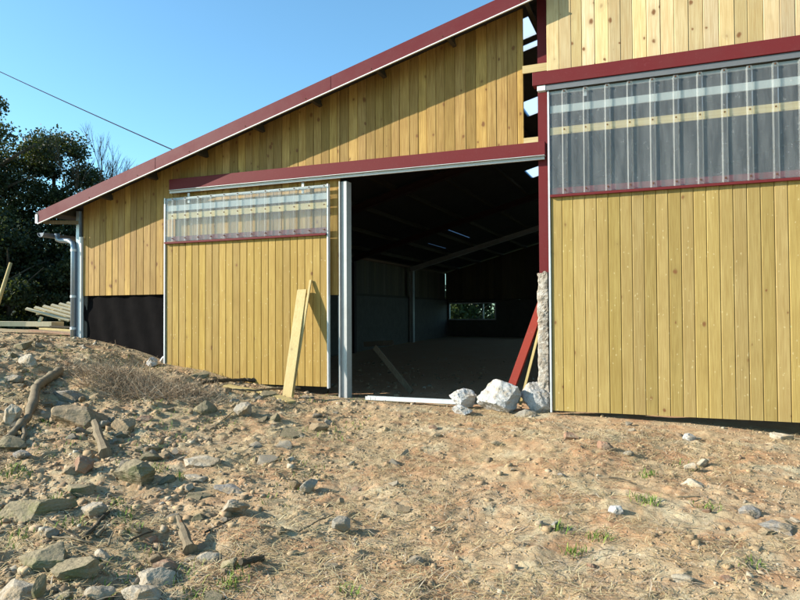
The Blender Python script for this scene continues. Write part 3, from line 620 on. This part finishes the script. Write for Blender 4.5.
DEB = {'root': [(-4.22, -4.3), (-4.38, -4.06), (-4.76, -3.62), (-5.09, -3.28), (-5.54, -2.89), (-5.96, -2.42), (-6.23, -1.95)], 'root2': [(-5.07, -3.3), (-4.62, -3.76), (-4.13, -4.16)], 'branch1': [(-4.65, -0.95), (-4.61, -0.51), (-4.51, -0.18), (-4.3, -0.03)], 'branch2': [(-3.91, -1.3), (-3.72, -0.99), (-3.8, -0.43), (-3.64, -0.03)], 'board1': [(-4.38, -0.8), (-3.79, -0.78)], 'board2': [(-3.81, -0.76), (-3.17, -1.03)], 'chunk1': [(-3.88, -3.57), (-3.2, -4.08)], 'chunk2': [(-1.56, -5.07), (-1.27, -5.3)], 'chunk3': [(-0.83, -5.4), (-0.81, -5.22)], 's1': [(-1.91, -5.49), (-2.14, -5.07)], 's2': [(-1.87, -5.43), (-2.01, -5.18)], 's3': [(-1.73, -5.48), (-1.83, -5.35)], 's4': [(-2.38, -5.37), (-2.1, -5.46), (-1.89, -5.52)], 's5': [(-2.14, -5.54), (-1.94, -5.54), (-1.82, -5.51)], 's6': [(-2.03, -5.57), (-1.71, -5.63), (-1.48, -5.61)], 's7': [(-1.65, -5.39), (-1.67, -5.18)], 's8': [(-1.08, -4.86), (-0.96, -4.82), (-0.82, -4.78)], 's9': [(-0.82, -4.78), (-0.79, -4.59), (-0.76, -4.41)], 's10': [(-1.38, -5.02), (-1.33, -4.77)], 's11': [(1.77, -4.32), (1.83, -4.41)], 's12': [(-3.18, -2.67), (-3.29, -2.08), (-3.36, -1.68)], 's13': [(0.96, -2.96), (1.13, -3.08)], 's14': [(1.45, -3.33), (1.61, -3.27)], 's15': [(-4.05, -4.1), (-3.91, -3.83)], 'far': [-10.9, 1.34, 0.88], 'far2': [-10.68, 2.03, 0.86], 'tufts': [(-4.72, -3.44), (-2.73, -5.14), (-2.7, -5.01), (-2.53, -4.15), (-3.52, -4.75), (-3.42, -4.85), (-2.31, -4.85), (-2.15, -5.35), (-2.02, -5.05), (-1.79, -5.26), (-0.88, -5.34), (-0.82, -5.55), (-0.16, -5.35), (1.24, -2.79), (1.29, -3.47), (1.56, -2.44), (1.63, -3.46), (1.85, -4.3), (1.3, 0.71), (1.21, -3.43), (0.86, -4.39), (-0.88, -5.69), (-8.06, 0.94), (-7.19, -1.12), (0.74, -4.13), (-2.39, -5.55), (-2.24, -4.26), (-0.81, -5.49), (-3.34, -4.77), (1.0, -4.17)]}
#ENDROCKS

# loose stones scattered over the slope, each one its own object
MARKS = [#MARKS
    (-4.30, -3.49, 'largest tan slab'),
    (-2.55, -4.47, 'large mossy rock'),
    (-4.79, -2.17, 'dry brush'),
    (-3.03, -4.51, 'rounded reddish rock'),
    (-1.44, -4.67, 'cream angular rock'),
    (-2.49, -3.81, 'smooth whitish slab'),
    (-4.73, -3.61, 'twisted root'),
    (-1.63, -6.02, 'upright wedge stone'),
    (-1.31, -5.49, 'pink orange rock'),
    (-0.61, -4.59, 'nearer triangular grey rock'),
    (-1.21, -3.99, 'farther triangular grey rock'),
    (-0.59, -0.25, 'largest doorway boulder'),
    (1.07, -3.69, 'knobbly white rock'),
    (1.62, -2.41, 'touching pair of stones'),
    (1.93, -3.48, 'blue grey rock'),
    (0.71, -4.08, 'dark bluish stone'),
    (-1.90, -0.04, 'threshold rail'),
    (-3.34, -0.74, 'leaning plank'),
    (1.08, -2.26, 'dark round stone'),
    (-0.82, -5.32, 'short brown wood chunk'),
    (-6.86, -2.00, 'pale triangular rock'),
    (-1.95, -5.33, 'stick bundle'),
    (-2.32, -5.08, 'rough rubbly rock'),
    (-3.22, -2.04, 'triangular rock near the door'),
    (1.80, -4.33, 'thin pale foreground stick'),
    (1.49, -4.57, 'low foreground stone'),
    (-0.85, -1.95, 'brown flat clod'),
]
TAKEN = {}
LOOSE = []
def loose(kind, mat, colour, n, lo, hi, region):
    rr = random.Random(kind); meshes = []
    for k in range(6):
        me = rock_mesh(3, cuts=11, seed=500+k*13+len(kind)); me.materials.append(M[mat]); meshes.append(me)
    for i in range(n):
        while True:
            x = rr.uniform(-9.5, 4.0); y = rr.uniform(-6.4, -.25)
            dx, dy = x-CAM.x, y-CAM.y; dep = dx*f_.x+dy*f_.y; lat = dx*r_.x+dy*r_.y
            if dep < 3.1 or abs(lat)/dep > .59: continue
            if region(x, y) > rr.random(): break
        s_ = lo*(hi/lo)**(rr.random()**1.6)
        o = bpy.data.objects.new('stone', meshes[i % 6]); COL.objects.link(o); sz = s_*rr.uniform(.45, .8)
        o.scale = (s_/2, s_*rr.uniform(.6, 1)/2, sz/2); o.rotation_euler = (rr.uniform(-.25, .25), rr.uniform(-.25, .25), rr.uniform(0, 6.28))
        o.location = (x, y, gz(x, y)+sz*rr.uniform(-.05, .15))
        mx, my, mn = min(MARKS, key=lambda q: (q[0]-x)**2+(q[1]-y)**2)
        vx, vy = x-mx, y-my; la = vx*r_.x+vy*r_.y; de = vx*f_.x+vy*f_.y
        w_ = ('right of' if la > 0 else 'left of') if abs(la) > abs(de) else ('behind' if de > 0 else 'in front of')
        LOOSE.append((math.hypot(vx, vy), colour, w_, mn, o))
left_ = lambda x, y: float(np.clip((-1.0-x-.25*y)/3.5, .08, 1))
loose('tan', 'rock_tan', 'tan', 34, .06, .17, left_)
loose('grey', 'rock_grey', 'grey', 34, .06, .17, left_)
loose('pale', 'rock_pale', 'pale', 30, .05, .13, lambda x, y: .5)
loose('red', 'rock_red', 'reddish', 24, .05, .12, lambda x, y: .5)
low_ = lambda x, y: 1.0 if x+.25*y < -2.6 else .0
loose('slab', 'rock_moss', 'flat mossy', 26, .14, .36, low_)
loose('chunk', 'rock_tan', 'blocky tan', 24, .12, .28, low_)
loose('lump', 'rock_grey', 'blocky grey', 24, .10, .26, low_)
LOOSE.sort(key=lambda q: q[0])
for d_, c_, w_, mn, o in LOOSE:
    k = TAKEN[(c_, w_, mn)] = TAKEN.get((c_, w_, mn), 0)+1
    tag(o, ('', 'second nearest ', 'third nearest ', 'fourth nearest ', 'fifth nearest ', 'sixth nearest ')[min(k, 6)-1]+('small '+c_ if ' ' not in c_ else c_)+' stone '+w_+' the '+mn, 'stone', 'small loose stones on the slope')

# fine gravel, straw and grass: nobody could count these
def wedge(n, ynear=-6.7, yfar=-.02, bias=1.0, seed=1):
    r = np.random.default_rng(seed); out = []
    while sum(len(a) for a in out) < n:
        dep = 2.9+(12.5-2.9)*r.random(n*2)**bias; lat = (r.random(n*2)*2-1)*.64*dep
        x = CAM.x+dep*f_.x+lat*r_.x; y = CAM.y+dep*f_.y+lat*r_.y
        k = (y < yfar) & (x > -11); out.append(np.stack([x, y], -1)[k])
    return np.concatenate(out)[:n]
def rotm(r, n):
    q = r.normal(size=(n, 4)); q /= np.linalg.norm(q, axis=1)[:, None]; a, b, c, d = q.T
    return np.stack([np.stack([1-2*(c*c+d*d), 2*(b*c-a*d), 2*(b*d+a*c)], -1), np.stack([2*(b*c+a*d), 1-2*(b*b+d*d), 2*(c*d-a*b)], -1), np.stack([2*(b*d-a*c), 2*(c*d+a*b), 1-2*(b*b+c*c)], -1)], 1)
def gravel(n, lo, hi, seed, name, bias):
    r = np.random.default_rng(seed); P = wedge(n, bias=bias, seed=seed)
    if name == 'floor_rubble': P = np.stack([r.uniform(-6.5, .2, n), .25+9*r.random(n)**1.5], -1)
    if name == 'rubble': P = P[(P[:, 0]+.25*P[:, 1] < -1.6-2.2*r.random(len(P))) | (r.random(len(P)) < .10)]
    n = len(P)
    cl = fbm(P[:, 0], P[:, 1], 1.1, 3)+.30+.25*r.random(n)
    if name == 'rubble': cl = fbm(P[:, 0]+3, P[:, 1], 1.5, 3)+.28+.2*r.random(n)
    P = P[cl > .24]; n = len(P)
    B = np.array([(-1,-1,-1),(1,-1,-1),(1,1,-1),(-1,1,-1),(-.75,-.75,1),(.75,-.75,1),(.75,.75,1),(-.75,.75,1)])*.8
    Fb = np.array([(0,3,2),(0,2,1),(4,5,6),(4,6,7),(0,1,5),(0,5,4),(1,2,6),(1,6,5),(2,3,7),(2,7,6),(3,0,4),(3,4,7)])
    s = lo*(hi/lo)**(r.random(n)**2.2); V = B[None]*(1+.75*(r.random((n, len(B), 3))-.5)); tl = r.normal(0, .35, (n, 2)); V[..., 2] += V[..., 0]*tl[:, :1]+V[..., 1]*tl[:, 1:]; V = V*(np.stack([s, s*r.uniform(.6, 1, n), s*r.uniform(.35, .7, n)], -1)*.5)[:, None]
    a = r.uniform(0, 6.28, n); ca, sa = np.cos(a), np.sin(a); X_ = V[..., 0]*ca[:, None]-V[..., 1]*sa[:, None]; Y_ = V[..., 0]*sa[:, None]+V[..., 1]*ca[:, None]
    z = ground_h(P[:, 0], P[:, 1]); V = np.stack([X_+P[:, 0, None], Y_+P[:, 1, None], V[..., 2]+z[:, None]+s[:, None]*.02], -1)
    F_ = (Fb[None]+(np.arange(n)*len(B))[:, None, None]).reshape(-1, 3)
    o = quads_obj(name, V.reshape(-1, 3), F_, np.repeat(r.random(n), len(Fb)), 'gravel')
    o['kind'] = 'stuff'; tag(o, 'fine gravel and soil crumbs strewn over the bare slope', 'gravel'); return o
gravel(60000, .004, .026, 21, 'gravel', .85)
gravel(17000, .014, .09, 22, 'rubble', .9)
gravel(1400, .02, .12, 23, 'floor_rubble', .9)
def blades(name, P, n, length, width, mat, seed, lie, label, cat):
    r = np.random.default_rng(seed); n = len(P); z = ground_h(P[:, 0], P[:, 1])
    a = r.uniform(0, 6.28, n); L = r.uniform(*length, n); up = r.uniform(*lie, n); wdt = r.uniform(*width, n)
    d = np.stack([np.cos(a)*np.cos(up), np.sin(a)*np.cos(up), np.sin(up)], -1); sdv = np.stack([-np.sin(a), np.cos(a), np.zeros(n)], -1)*wdt[:, None]/2
    b = np.stack([P[:, 0], P[:, 1], z+.006], -1); mid = b+d*L[:, None]*.5+np.array([0, 0, 1])*(L*.05)[:, None]; tip = b+d*L[:, None]+sdv*r.uniform(-6, 6, n)[:, None]-np.array([0, 0, 1])*(L*np.sin(up)*.25)[:, None]
    V = np.stack([b-sdv, b+sdv, mid+sdv*.9, mid-sdv*.9, tip+sdv*.25, tip-sdv*.25], 1).reshape(-1, 3); o_ = np.arange(n)[:, None]*6
    F_ = np.concatenate([o_+np.array([[0, 1, 2, 3]]), o_+np.array([[3, 2, 4, 5]])], 1).reshape(-1, 4)
    ob = quads_obj(name, V, F_, np.repeat(r.random(n), 2), mat); ob['kind'] = 'stuff'; return tag(ob, label, cat)
P = wedge(42000, bias=.95, seed=31); k = fbm(P[:, 0]+4, P[:, 1], .9, 3)+.2*np.random.default_rng(5).random(len(P)) > .02; P = P[k]
blades('dead_grass', P, 0, (.03, .13), (.0025, .006), 'straw', 32, (-.02, .35), 'matted dry straw and dead grass lying on the bare slope', 'dead grass')
P = wedge(7000, bias=.95, seed=33); k = fbm(P[:, 0]+1, P[:, 1]+8, 1.0, 3) > .02; P = P[k]
blades('twig_litter', P, 0, (.05, .2), (.003, .008), 'twig', 34, (0, .2), 'brown twig litter lying on the bare slope', 'twigs')
r_t = np.random.default_rng(41); Q = []
for i, (x, y) in enumerate(DEB['tufts']):
    kk = 26+int(30*r_t.random()); Q.append(np.stack([x+r_t.normal(0, .045, kk), y+r_t.normal(0, .035, kk)], -1))
# sparse green seedlings on the left slope
W_ = wedge(9000, seed=44); W_ = W_[(fbm(W_[:, 0], W_[:, 1]+3, 1.6, 2) > .16) & (W_[:, 0]+.25*W_[:, 1] < -2.2)]
Q.append(W_); Q = np.concatenate(Q)
blades('grass', Q, 0, (.03, .085), (.003, .007), 'grass', 42, (.5, 1.4), 'sparse green grass tufts sprouting between the stones', 'grass')

# ---------------------------------------------------------------- wood lying about
def on_ground(pts, up): return [(x, y, gz(x, y)+up) for x, y in pts]
def limb(mb, pts, r0, r1, n=9, wob=.02, seed=0, seg=10):
    rr = random.Random(seed); pts = [Vector(p) for p in pts]; out = []
    for i in range(len(pts)-1):
        for k in range(seg): out.append(pts[i].lerp(pts[i+1], k/seg))
    out.append(pts[-1]); out = [p+Vector((rr.uniform(-wob, wob), rr.uniform(-wob, wob), rr.uniform(-wob, wob)*.6)) for p in out]
    m = len(out); mb.tube(out, [(r0+(r1-r0)*i/(m-1))*rr.uniform(.8, 1.2) for i in range(m)], n); return mb
mb = MB(); limb(mb, on_ground(DEB['root'][:2], .03)+on_ground(DEB['root'][2:], .06), .03, .065, wob=.012, seed=2, seg=6); limb(mb, on_ground(DEB['root2'], .04), .035, .015, wob=.01, seed=3, seg=6)
tag(mb.build('tree_root', 'grey_wood', smooth=True), 'thick twisted weathered root left of the largest tan slab', 'root')
tag(limb(MB(), on_ground(DEB['branch1'], .05), .025, .03, wob=.01, seed=4).build('fallen_branch', 'bark', smooth=True), 'dark thin branch lying along the foot of the left sliding door', 'branch')
tag(limb(MB(), on_ground(DEB['branch2'], .06), .012, .022, wob=.008, seed=5).build('fallen_branch', 'grey_wood', smooth=True), 'pale grey branch lying over the boards at the foot of the leaning plank', 'branch')
for (a, b), lab in ((DEB['board1'], 'short tan board half buried below the left sliding door, left one of two'), (DEB['board2'], 'short tan board half buried at the foot of the leaning plank, right one of two')):
    A = Vector((*a, gz(*a)+.03)); B = Vector((*b, gz(*b)+.025)); tag(MB().beam(A, B, .14, .025).build('loose_board', 'plank_wood', bevel=.003), lab, 'board')
for key, r0, r1, mat, lab, up in (('chunk1', .05, .075, 'grey_wood', 'upright splintered wood chunk below the tan rocks on the left slope', .05), ('chunk2', .03, .055, 'grey_wood', 'pale splintered wood chunk beside the pink orange rock', .05), ('chunk3', .035, .025, 'rafter_wood', 'short brown wood chunk beside a dark stone near the bottom edge', .03)):
    a, b = DEB[key]; tag(limb(MB(), [(*a, gz(*a)+up*2.2), (*b, gz(*b)+up*.6)], r0*.6, r1*.7, n=7, wob=.006, seed=len(lab), seg=8).build('wood_chunk', mat), lab, 'wood chunk')
stl = {'s1': 'thick grey stick pointing up the slope, leftmost of the stick bundle at bottom left', 's2': 'grey stick in the middle of the stick bundle at bottom left', 's3': 'shortest stick of the bundle at bottom left', 's4': 'bent pale stick beside the rounded grey stone at bottom left', 's5': 'pale stick crossing the twig litter at bottom left', 's6': 'longest thin stick at bottom left, running towards the pink orange rock',
       's7': 'thin stick above the small dusty red rock', 's8': 'reddish brown stick left of the nearer triangular grey rock', 's9': 'thin stick between the two triangular grey rocks', 's10': 'short stick propped against the cream angular rock', 's11': 'thin pale stick low in the right foreground', 's12': 'thin stick left of the triangular grey rock nearest the sliding door', 's13': 'thin brown stick in the middle of the right slope', 's14': 'brown stick above the blue grey rock on the right slope', 's15': 'thin stick running right from the foot of the twisted root'}
for i, (k_, lab) in enumerate(stl.items()):
    r0 = {'s1': .017, 's2': .012}.get(k_, .008); tag(limb(MB(), on_ground(DEB[k_], .02), r0, r0*.5, n=6, wob=.006, seed=i+20, seg=5).build('stick', 'grey_wood' if i % 3 else 'rafter_wood', smooth=True), lab, 'stick')

# planks leaning on the door, beams in the doorway
def plank(a, b, w, t, up, name, mat, lab, cat, bev=.003):
    o = MB().beam(a, b, w, t, up=up).build(name, mat, bevel=bev); return tag(o, lab, cat)
gzp = gz(-3.45, -.62)
# board: foot 0.62 m in front of the door, upper end against it
plank((-3.47, -.66, gzp-.02), (-3.525, -.155, 1.55), .15, .027, (0, -1, .3), 'leaning_plank', 'plank_wood', 'wide pale plank leaning against the left sliding door', 'plank')
plank((-3.43, -.60, gzp-.02), (-3.405, -.118, 1.69), .035, .022, (0, -1, .3), 'leaning_batten', 'plank_wood', 'thin batten leaning on the left sliding door, taller than the wide plank beside it', 'batten')
# red steel beam (H section) leaning on the pier
A = Vector((-.62, .10, -.02)); B = Vector((-.10, .17, 1.42)); d = (B-A).normalized(); up = Vector((0, -1, .0)); sdv = d.cross(up).normalized()
mb = MB(); mb.beam(A, B, .10, .008, up=(0, -1, 0)); mb.beam(A+Vector((0, .10, 0)), B+Vector((0, .10, 0)), .10, .008, up=(0, -1, 0)); mb.beam(A+Vector((0, .05, 0)), B+Vector((0, .05, 0)), .006, .09, up=(0, -1, 0))
tag(mb.build('steel_beam', 'red_b'), 'oxide red steel beam leaning in the right side of the doorway', 'steel beam')
tag(MB().beam((-.40, .06, .0), (-.155, .12, .98), .03, .03, up=(0, -1, 0)).build('wooden_stick', 'plank_wood'), 'thin wooden stick leaning on the masonry pier beside the red steel beam', 'stick')
# rough masonry pier round the column foot
from mathutils import noise as mnoise
V = []; NR, NZ = 28, 90
for j in range(NZ+1):
    z = -.15+1.86*j/NZ
    for i in range(NR):
        t = 2*math.pi*i/NR; cx_, cy_ = math.cos(t), math.sin(t); q = 1/max(abs(cx_), abs(cy_))**.8
        p = Vector((cx_*q*.075, cy_*q*.10, z)); nz = mnoise.fractal(p*7, .9, 2.1, 6)+.6*mnoise.fractal(Vector((p.x*4, p.y*4, z*14)), .8, 2, 3)
        k = 1+.20*nz; V.append((-.072+p.x*k, .04+p.y*k, z+.02*mnoise.noise(p*15)+(.05*mnoise.noise(p*22) if j == NZ else 0)))
Fq = [(j*NR+i, j*NR+(i+1) % NR, (j+1)*NR+(i+1) % NR, (j+1)*NR+i) for j in range(NZ) for i in range(NR)]+[tuple(NZ*NR+i for i in range(NR))]
MB().add(V, Fq).build('masonry_pier', 'pier', barn)
# threshold rail
zt = gz(-1.8, -.15)
tag(MB().box(-2.5, -1.12, -.20, -.195, zt+.035, zt+.085).box(-2.5, -1.12, -.195, -.13, zt+.035, zt+.040).box(-2.5, -1.12, -.13, -.125, zt+.035, zt+.085).build('threshold_rail', 'galv_pale'), 'bright galvanised U rail lying across the doorway threshold', 'rail')
# prop inside the doorway on the left
plank((-3.35, 2.0, .62), (-2.55, 1.7, -.1), .09, .035, (0, -1, 0), 'timber_prop', 'grey_wood', 'grey timber prop slanting inside the dark doorway on the left', 'prop')
plank((-3.6, 2.1, .66), (-3.0, 2.0, .70), .09, .035, (0, -1, 0), 'timber_rail', 'rafter_wood', 'short level timber at the top of the slanting prop inside the doorway', 'timber')

# ---------------------------------------------------------------- left background
tag(MB().hexa([(-14.0, -1.2, 1.06), (-9.36, .55, .985), (-9.5, .95, .985), (-14.1, -.8, 1.06), (-14.0, -1.2, 1.13), (-9.36, .55, 1.075), (-9.5, .95, 1.075), (-14.1, -.8, 1.13)]).build('pale_plank', 'pale_slat'), 'long pale board lying along the ground left of the barn corner', 'board')
pal = empty('slatted_frame', (-9.6, 1.0, .95), 'pale wooden slatted frame lying tilted beside the barn corner', 'pallet')
for i in range(7):
    st = Vector((-9.89, .44, 1.33)).lerp(Vector((-10.0, 1.46, 1.46)), i/5)+Vector((0, 0, 0))
    MB().beam(st, st+Vector((.68, .26, -.20))*(1.15+.04*i), .06, .03, up=(-.5, -.7, 1)).build('slat', 'pale_slat', pal, bevel=.002)
MB().beam((-9.70, .52, 1.235), (-9.80, 1.75, 1.375), .05, .05).build('bearer', 'pale_slat', pal)
MB().beam((-9.35, .72, 1.115), (-9.4, 1.9, 1.24), .05, .05).build('bearer', 'pale_slat', pal)
MB().beam((-9.62, .56, 1.17), (-9.70, .52, .98), .05, .05).build('prop', 'pale_slat', pal)
SB = ('lowest reddish brown scrap board under the slatted frame', 'pale scrap board between two brown ones under the slatted frame', 'topmost brown scrap board under the slatted frame')
for i in range(3):
    tag(MB().beam((-9.5+i*.12, .25+.12*i, .92+.035*i), (-8.35, .2+.18*i, .86+.05*i), .14, .03).build('scrap_board', ('rock_red', 'plank_wood', 'rafter_wood')[i], bevel=.002), SB[i], 'board')
tag(MB().tube([(-10.45, .10, .85), (-10.05, .24, 2.19)], [.04, .03], 8).build('leaning_pole', 'plank_wood', smooth=True), 'pale wooden pole standing tilted at the far left edge', 'pole')
# overhead cable, landing on the roof
pts = []
a = Vector((-33.67, 11.77, 15.77)); b = Vector((-6.19, 3.77, 3.66))
for i in range(41):
    t = i/40; p_ = a.lerp(b, t); p_.z -= 4*t*(1-t)*.12; pts.append(p_)
tag(MB().tube(pts, .016, 6).build('power_cable', 'cable'), 'thin dark overhead cable crossing the sky down to the barn roof', 'cable')

# ---------------------------------------------------------------- trees and shrubs
def crown(name, parent, centre, rad, nclump, nleaf, leaf, mat, seed, shell=.55):
    r = np.random.default_rng(seed); c = []
    while len(c) < nclump:
        p = r.uniform(-1, 1, 3); L = np.linalg.norm(p)
        if shell*.6 < L < 1: c.append(p*(1+.12*r.normal()))
    c = np.array(c)*np.array(rad)+np.array(centre); cr = r.uniform(.16, .34, nclump)*np.mean(rad)
    k = r.integers(0, nclump, nleaf); d = r.normal(size=(nleaf, 3)); d /= np.linalg.norm(d, axis=1)[:, None]
    P = c[k]+d*(cr[k]*r.random(nleaf)**.45*r.uniform(.8, 1.25, nleaf))[:, None]*np.array([1, 1, .75])
    R_ = rotm(r, nleaf); s_ = leaf*r.uniform(.6, 1.4, nleaf)
    Q = np.array([[-.5, -.28, 0], [.0, -.38, .05], [.5, 0, 0], [0, .38, .05]]); V = np.einsum('nij,kj->nki', R_, Q)*s_[:, None, None]+P[:, None]
    sdv = np.clip(r.normal(.35, .22, nleaf)+.25*(r.random(nclump)[k]-.5), 0, 1)
    return quads_obj(name, V.reshape(-1, 3), (np.arange(nleaf)*4)[:, None]+np.arange(4)[None], sdv, mat, parent)
def tree(x, y, z0, h, rx, rz, label, cat, mat, nl=14000, leaf=.16, seed=1, group=None, name='tree', cz=None, nclump=46):
    t = empty(name, (x, y, z0), label, cat, group); rr = random.Random(seed); mb = MB(); cz = cz if cz else z0+h-rz
    mb.tube([(x, y, z0-.3), (x+.05, y, z0+h*.25), (x-.08, y+.05, z0+h*.5), (x, y, z0+h*.82)], [.05*h**.8*.6, .035*h**.8*.6, .025*h**.8*.6, .008*h], 9)
    for i in range(11):
        a = rr.uniform(0, 6.28); zb = z0+h*rr.uniform(.2, .7); L = rx*rr.uniform(.5, .95)
        mb.tube([(x, y, zb), (x+math.cos(a)*L*.5, y+math.sin(a)*L*.5, zb+L*.35), (x+math.cos(a)*L, y+math.sin(a)*L, zb+L*.6)], [.012*h, .007*h, .003*h], 6)
    mb.build('trunk', 'bark', t, smooth=True)
    crown('crown', t, (x, y, cz), (rx, rx, rz), nclump, nl, leaf, mat, seed); return t
tree(-24.8, 9.9, -.2, 9.7, 2.9, 4.5, 'tallest dark tree at the left edge of the photo', 'tree', 'leaf_dark', 60000, .11, 11, nclump=85)
tree(-23.9, 12.9, -.2, 9.7, 2.2, 4.1, 'dark tree with an uneven top between the tallest tree and the bare tree', 'tree', 'leaf_dark', 46000, .11, 12, nclump=75)
tree(-22.0, 13.6, -.2, 6.6, 1.6, 3.0, 'lower dark tree whose crown meets the barn roof edge', 'tree', 'leaf_dark', 34000, .11, 13, nclump=64)
tree(-20.4, 17.0, -.2, 8.5, 1.0, 1.5, 'small leafy treetop just showing above the roof edge', 'tree', 'leaf_dark', 5200, .11, 19, nclump=14)
for i, (x, y, h, rx) in enumerate(((-25.5, 7.0, 4.8, 2.6), (-22.4, 9.6, 5.0, 2.4), (-19.8, 12.0, 4.8, 2.3), (-24.5, 16.5, 5.0, 2.8), (-17.6, 13.6, 4.4, 2.2))):
    tree(x, y, -.2, h, rx, h*.52, ('dark shrub filling the left edge under the tallest tree', 'dark shrub under the tall trees, second from the left edge', 'dark shrub under the tall trees just left of the barn corner', 'dark shrub far behind, between the tree trunks', 'dark shrub half hidden behind the barn corner')[i], 'shrub', 'leaf_dark', 22000, .13, 60+i, 'dark shrubs under the trees', 'shrub', nclump=40)
# bare tree
bt = empty('bare_tree', (-21.45, 12.3, -.3), 'bare leafless tree with fine twigs right of the dark trees', 'tree')
mb = MB(); rr = random.Random(5)
def fork(p, d, L, r_, lev):
    q = p+d*L; mb.tube([p, p.lerp(q, .5)+Vector((rr.uniform(-.03, .03)*L, rr.uniform(-.03, .03)*L, 0)), q], [r_, r_*.85, r_*.65], 5 if lev > 1 else 7, caps=False)
    if lev >= 6: return
    for k in range(3 if lev > 0 else 4):
        nd = (d+Vector((rr.uniform(-.35, .35), rr.uniform(-.35, .35), rr.uniform(.0, .3)))).normalized(); fork(p.lerp(q, rr.uniform(.6, 1)), nd, L*rr.uniform(.55, .72), r_*.6, lev+1)
fork(Vector((-21.45, 12.3, -.3)), Vector((0, 0, 1)), 4.1, .07, 0); mb.build('branches', 'bark', bt)
# greenery seen through the back window
for i, (x, y, h, rx) in enumerate(((-10.6, 26.5, 4.2, 1.9), (-8.6, 27.5, 4.6, 2.0), (-12.6, 28.5, 5.0, 2.3), (-6.8, 29, 4.4, 2.0), (-9.8, 31, 5.0, 2.4))):
    tree(x, y, -.5, h, rx, h*.52, ('green shrub seen through the left pane of the back window', 'green shrub seen through the right pane of the back window', 'green shrub outside the back window, at its left edge', 'green shrub outside the back window, mostly hidden by the wall', 'farthest green shrub outside the back window')[i], 'shrub', 'leaf_mid', 5000, .2, 80+i, 'green shrubs behind the barn', 'shrub', nclump=26)
# dry brush on the left slope
def brush(cx, cy, rx, ry, n, hgt, name, label, seed):
    mb = MB(); rr = random.Random(seed)
    for i in range(n):
        a = rr.uniform(0, 6.28); q = rr.random()**.6; x = cx+math.cos(a)*rx*q; y = cy+math.sin(a)*ry*q; z = gz(x, y)
        d = Vector((rr.uniform(-1, 1), rr.uniform(-1, .6), rr.uniform(.25, 1.0)*(1.15-q*.6))).normalized(); L = hgt*rr.uniform(.4, 1.1)
        p0 = Vector((x, y, z-.01)); b_ = Vector((rr.uniform(-.3, .3), rr.uniform(-.3, .3), rr.uniform(-.35, .1)))
        p1 = p0+d*L*.5; p2 = p1+(d+b_).normalized()*L*.5; r0 = rr.uniform(.0018, .0045); sdv = rr.random()*.9
        mb.tube([p0, p1, p2], [r0, r0*.8, r0*.4], 4, sdv, caps=False)
        for k in range(3):
            s0 = p0.lerp(p1, rr.uniform(.3, 1)) if k < 2 else p1.lerp(p2, rr.random()); e = s0+(d+Vector((rr.uniform(-.9, .9), rr.uniform(-.9, .9), rr.uniform(-.5, .5)))).normalized()*L*rr.uniform(.2, .4)
            mb.tube([s0, e], [r0*.6, r0*.3], 3, sdv, caps=False)
    return tag(mb.build(name, 'twig'), label, 'brush')
brush(-5.0, -1.9, .85, .5, 520, .42, 'dry_brush', 'large tangle of dry brown brush above the tan rocks on the left slope', 3)
brush(-4.25, -1.8, .6, .4, 260, .3, 'dry_brush', 'smaller tangle of dry brown brush at the right end of the large tangle', 4)
brush(-5.9, -1.55, .7, .4, 240, .25, 'dry_brush', 'sparse dry brush just below the black infill', 5)
far = MB()
wd = crown('far_wood', None, (-34, 22, 1.2), (14, 7, 3.6), 160, 26000, .35, 'leaf_dark', 99); wd['kind'] = 'stuff'; tag(wd, 'dark far off woodland behind the trees on the left', 'woodland')
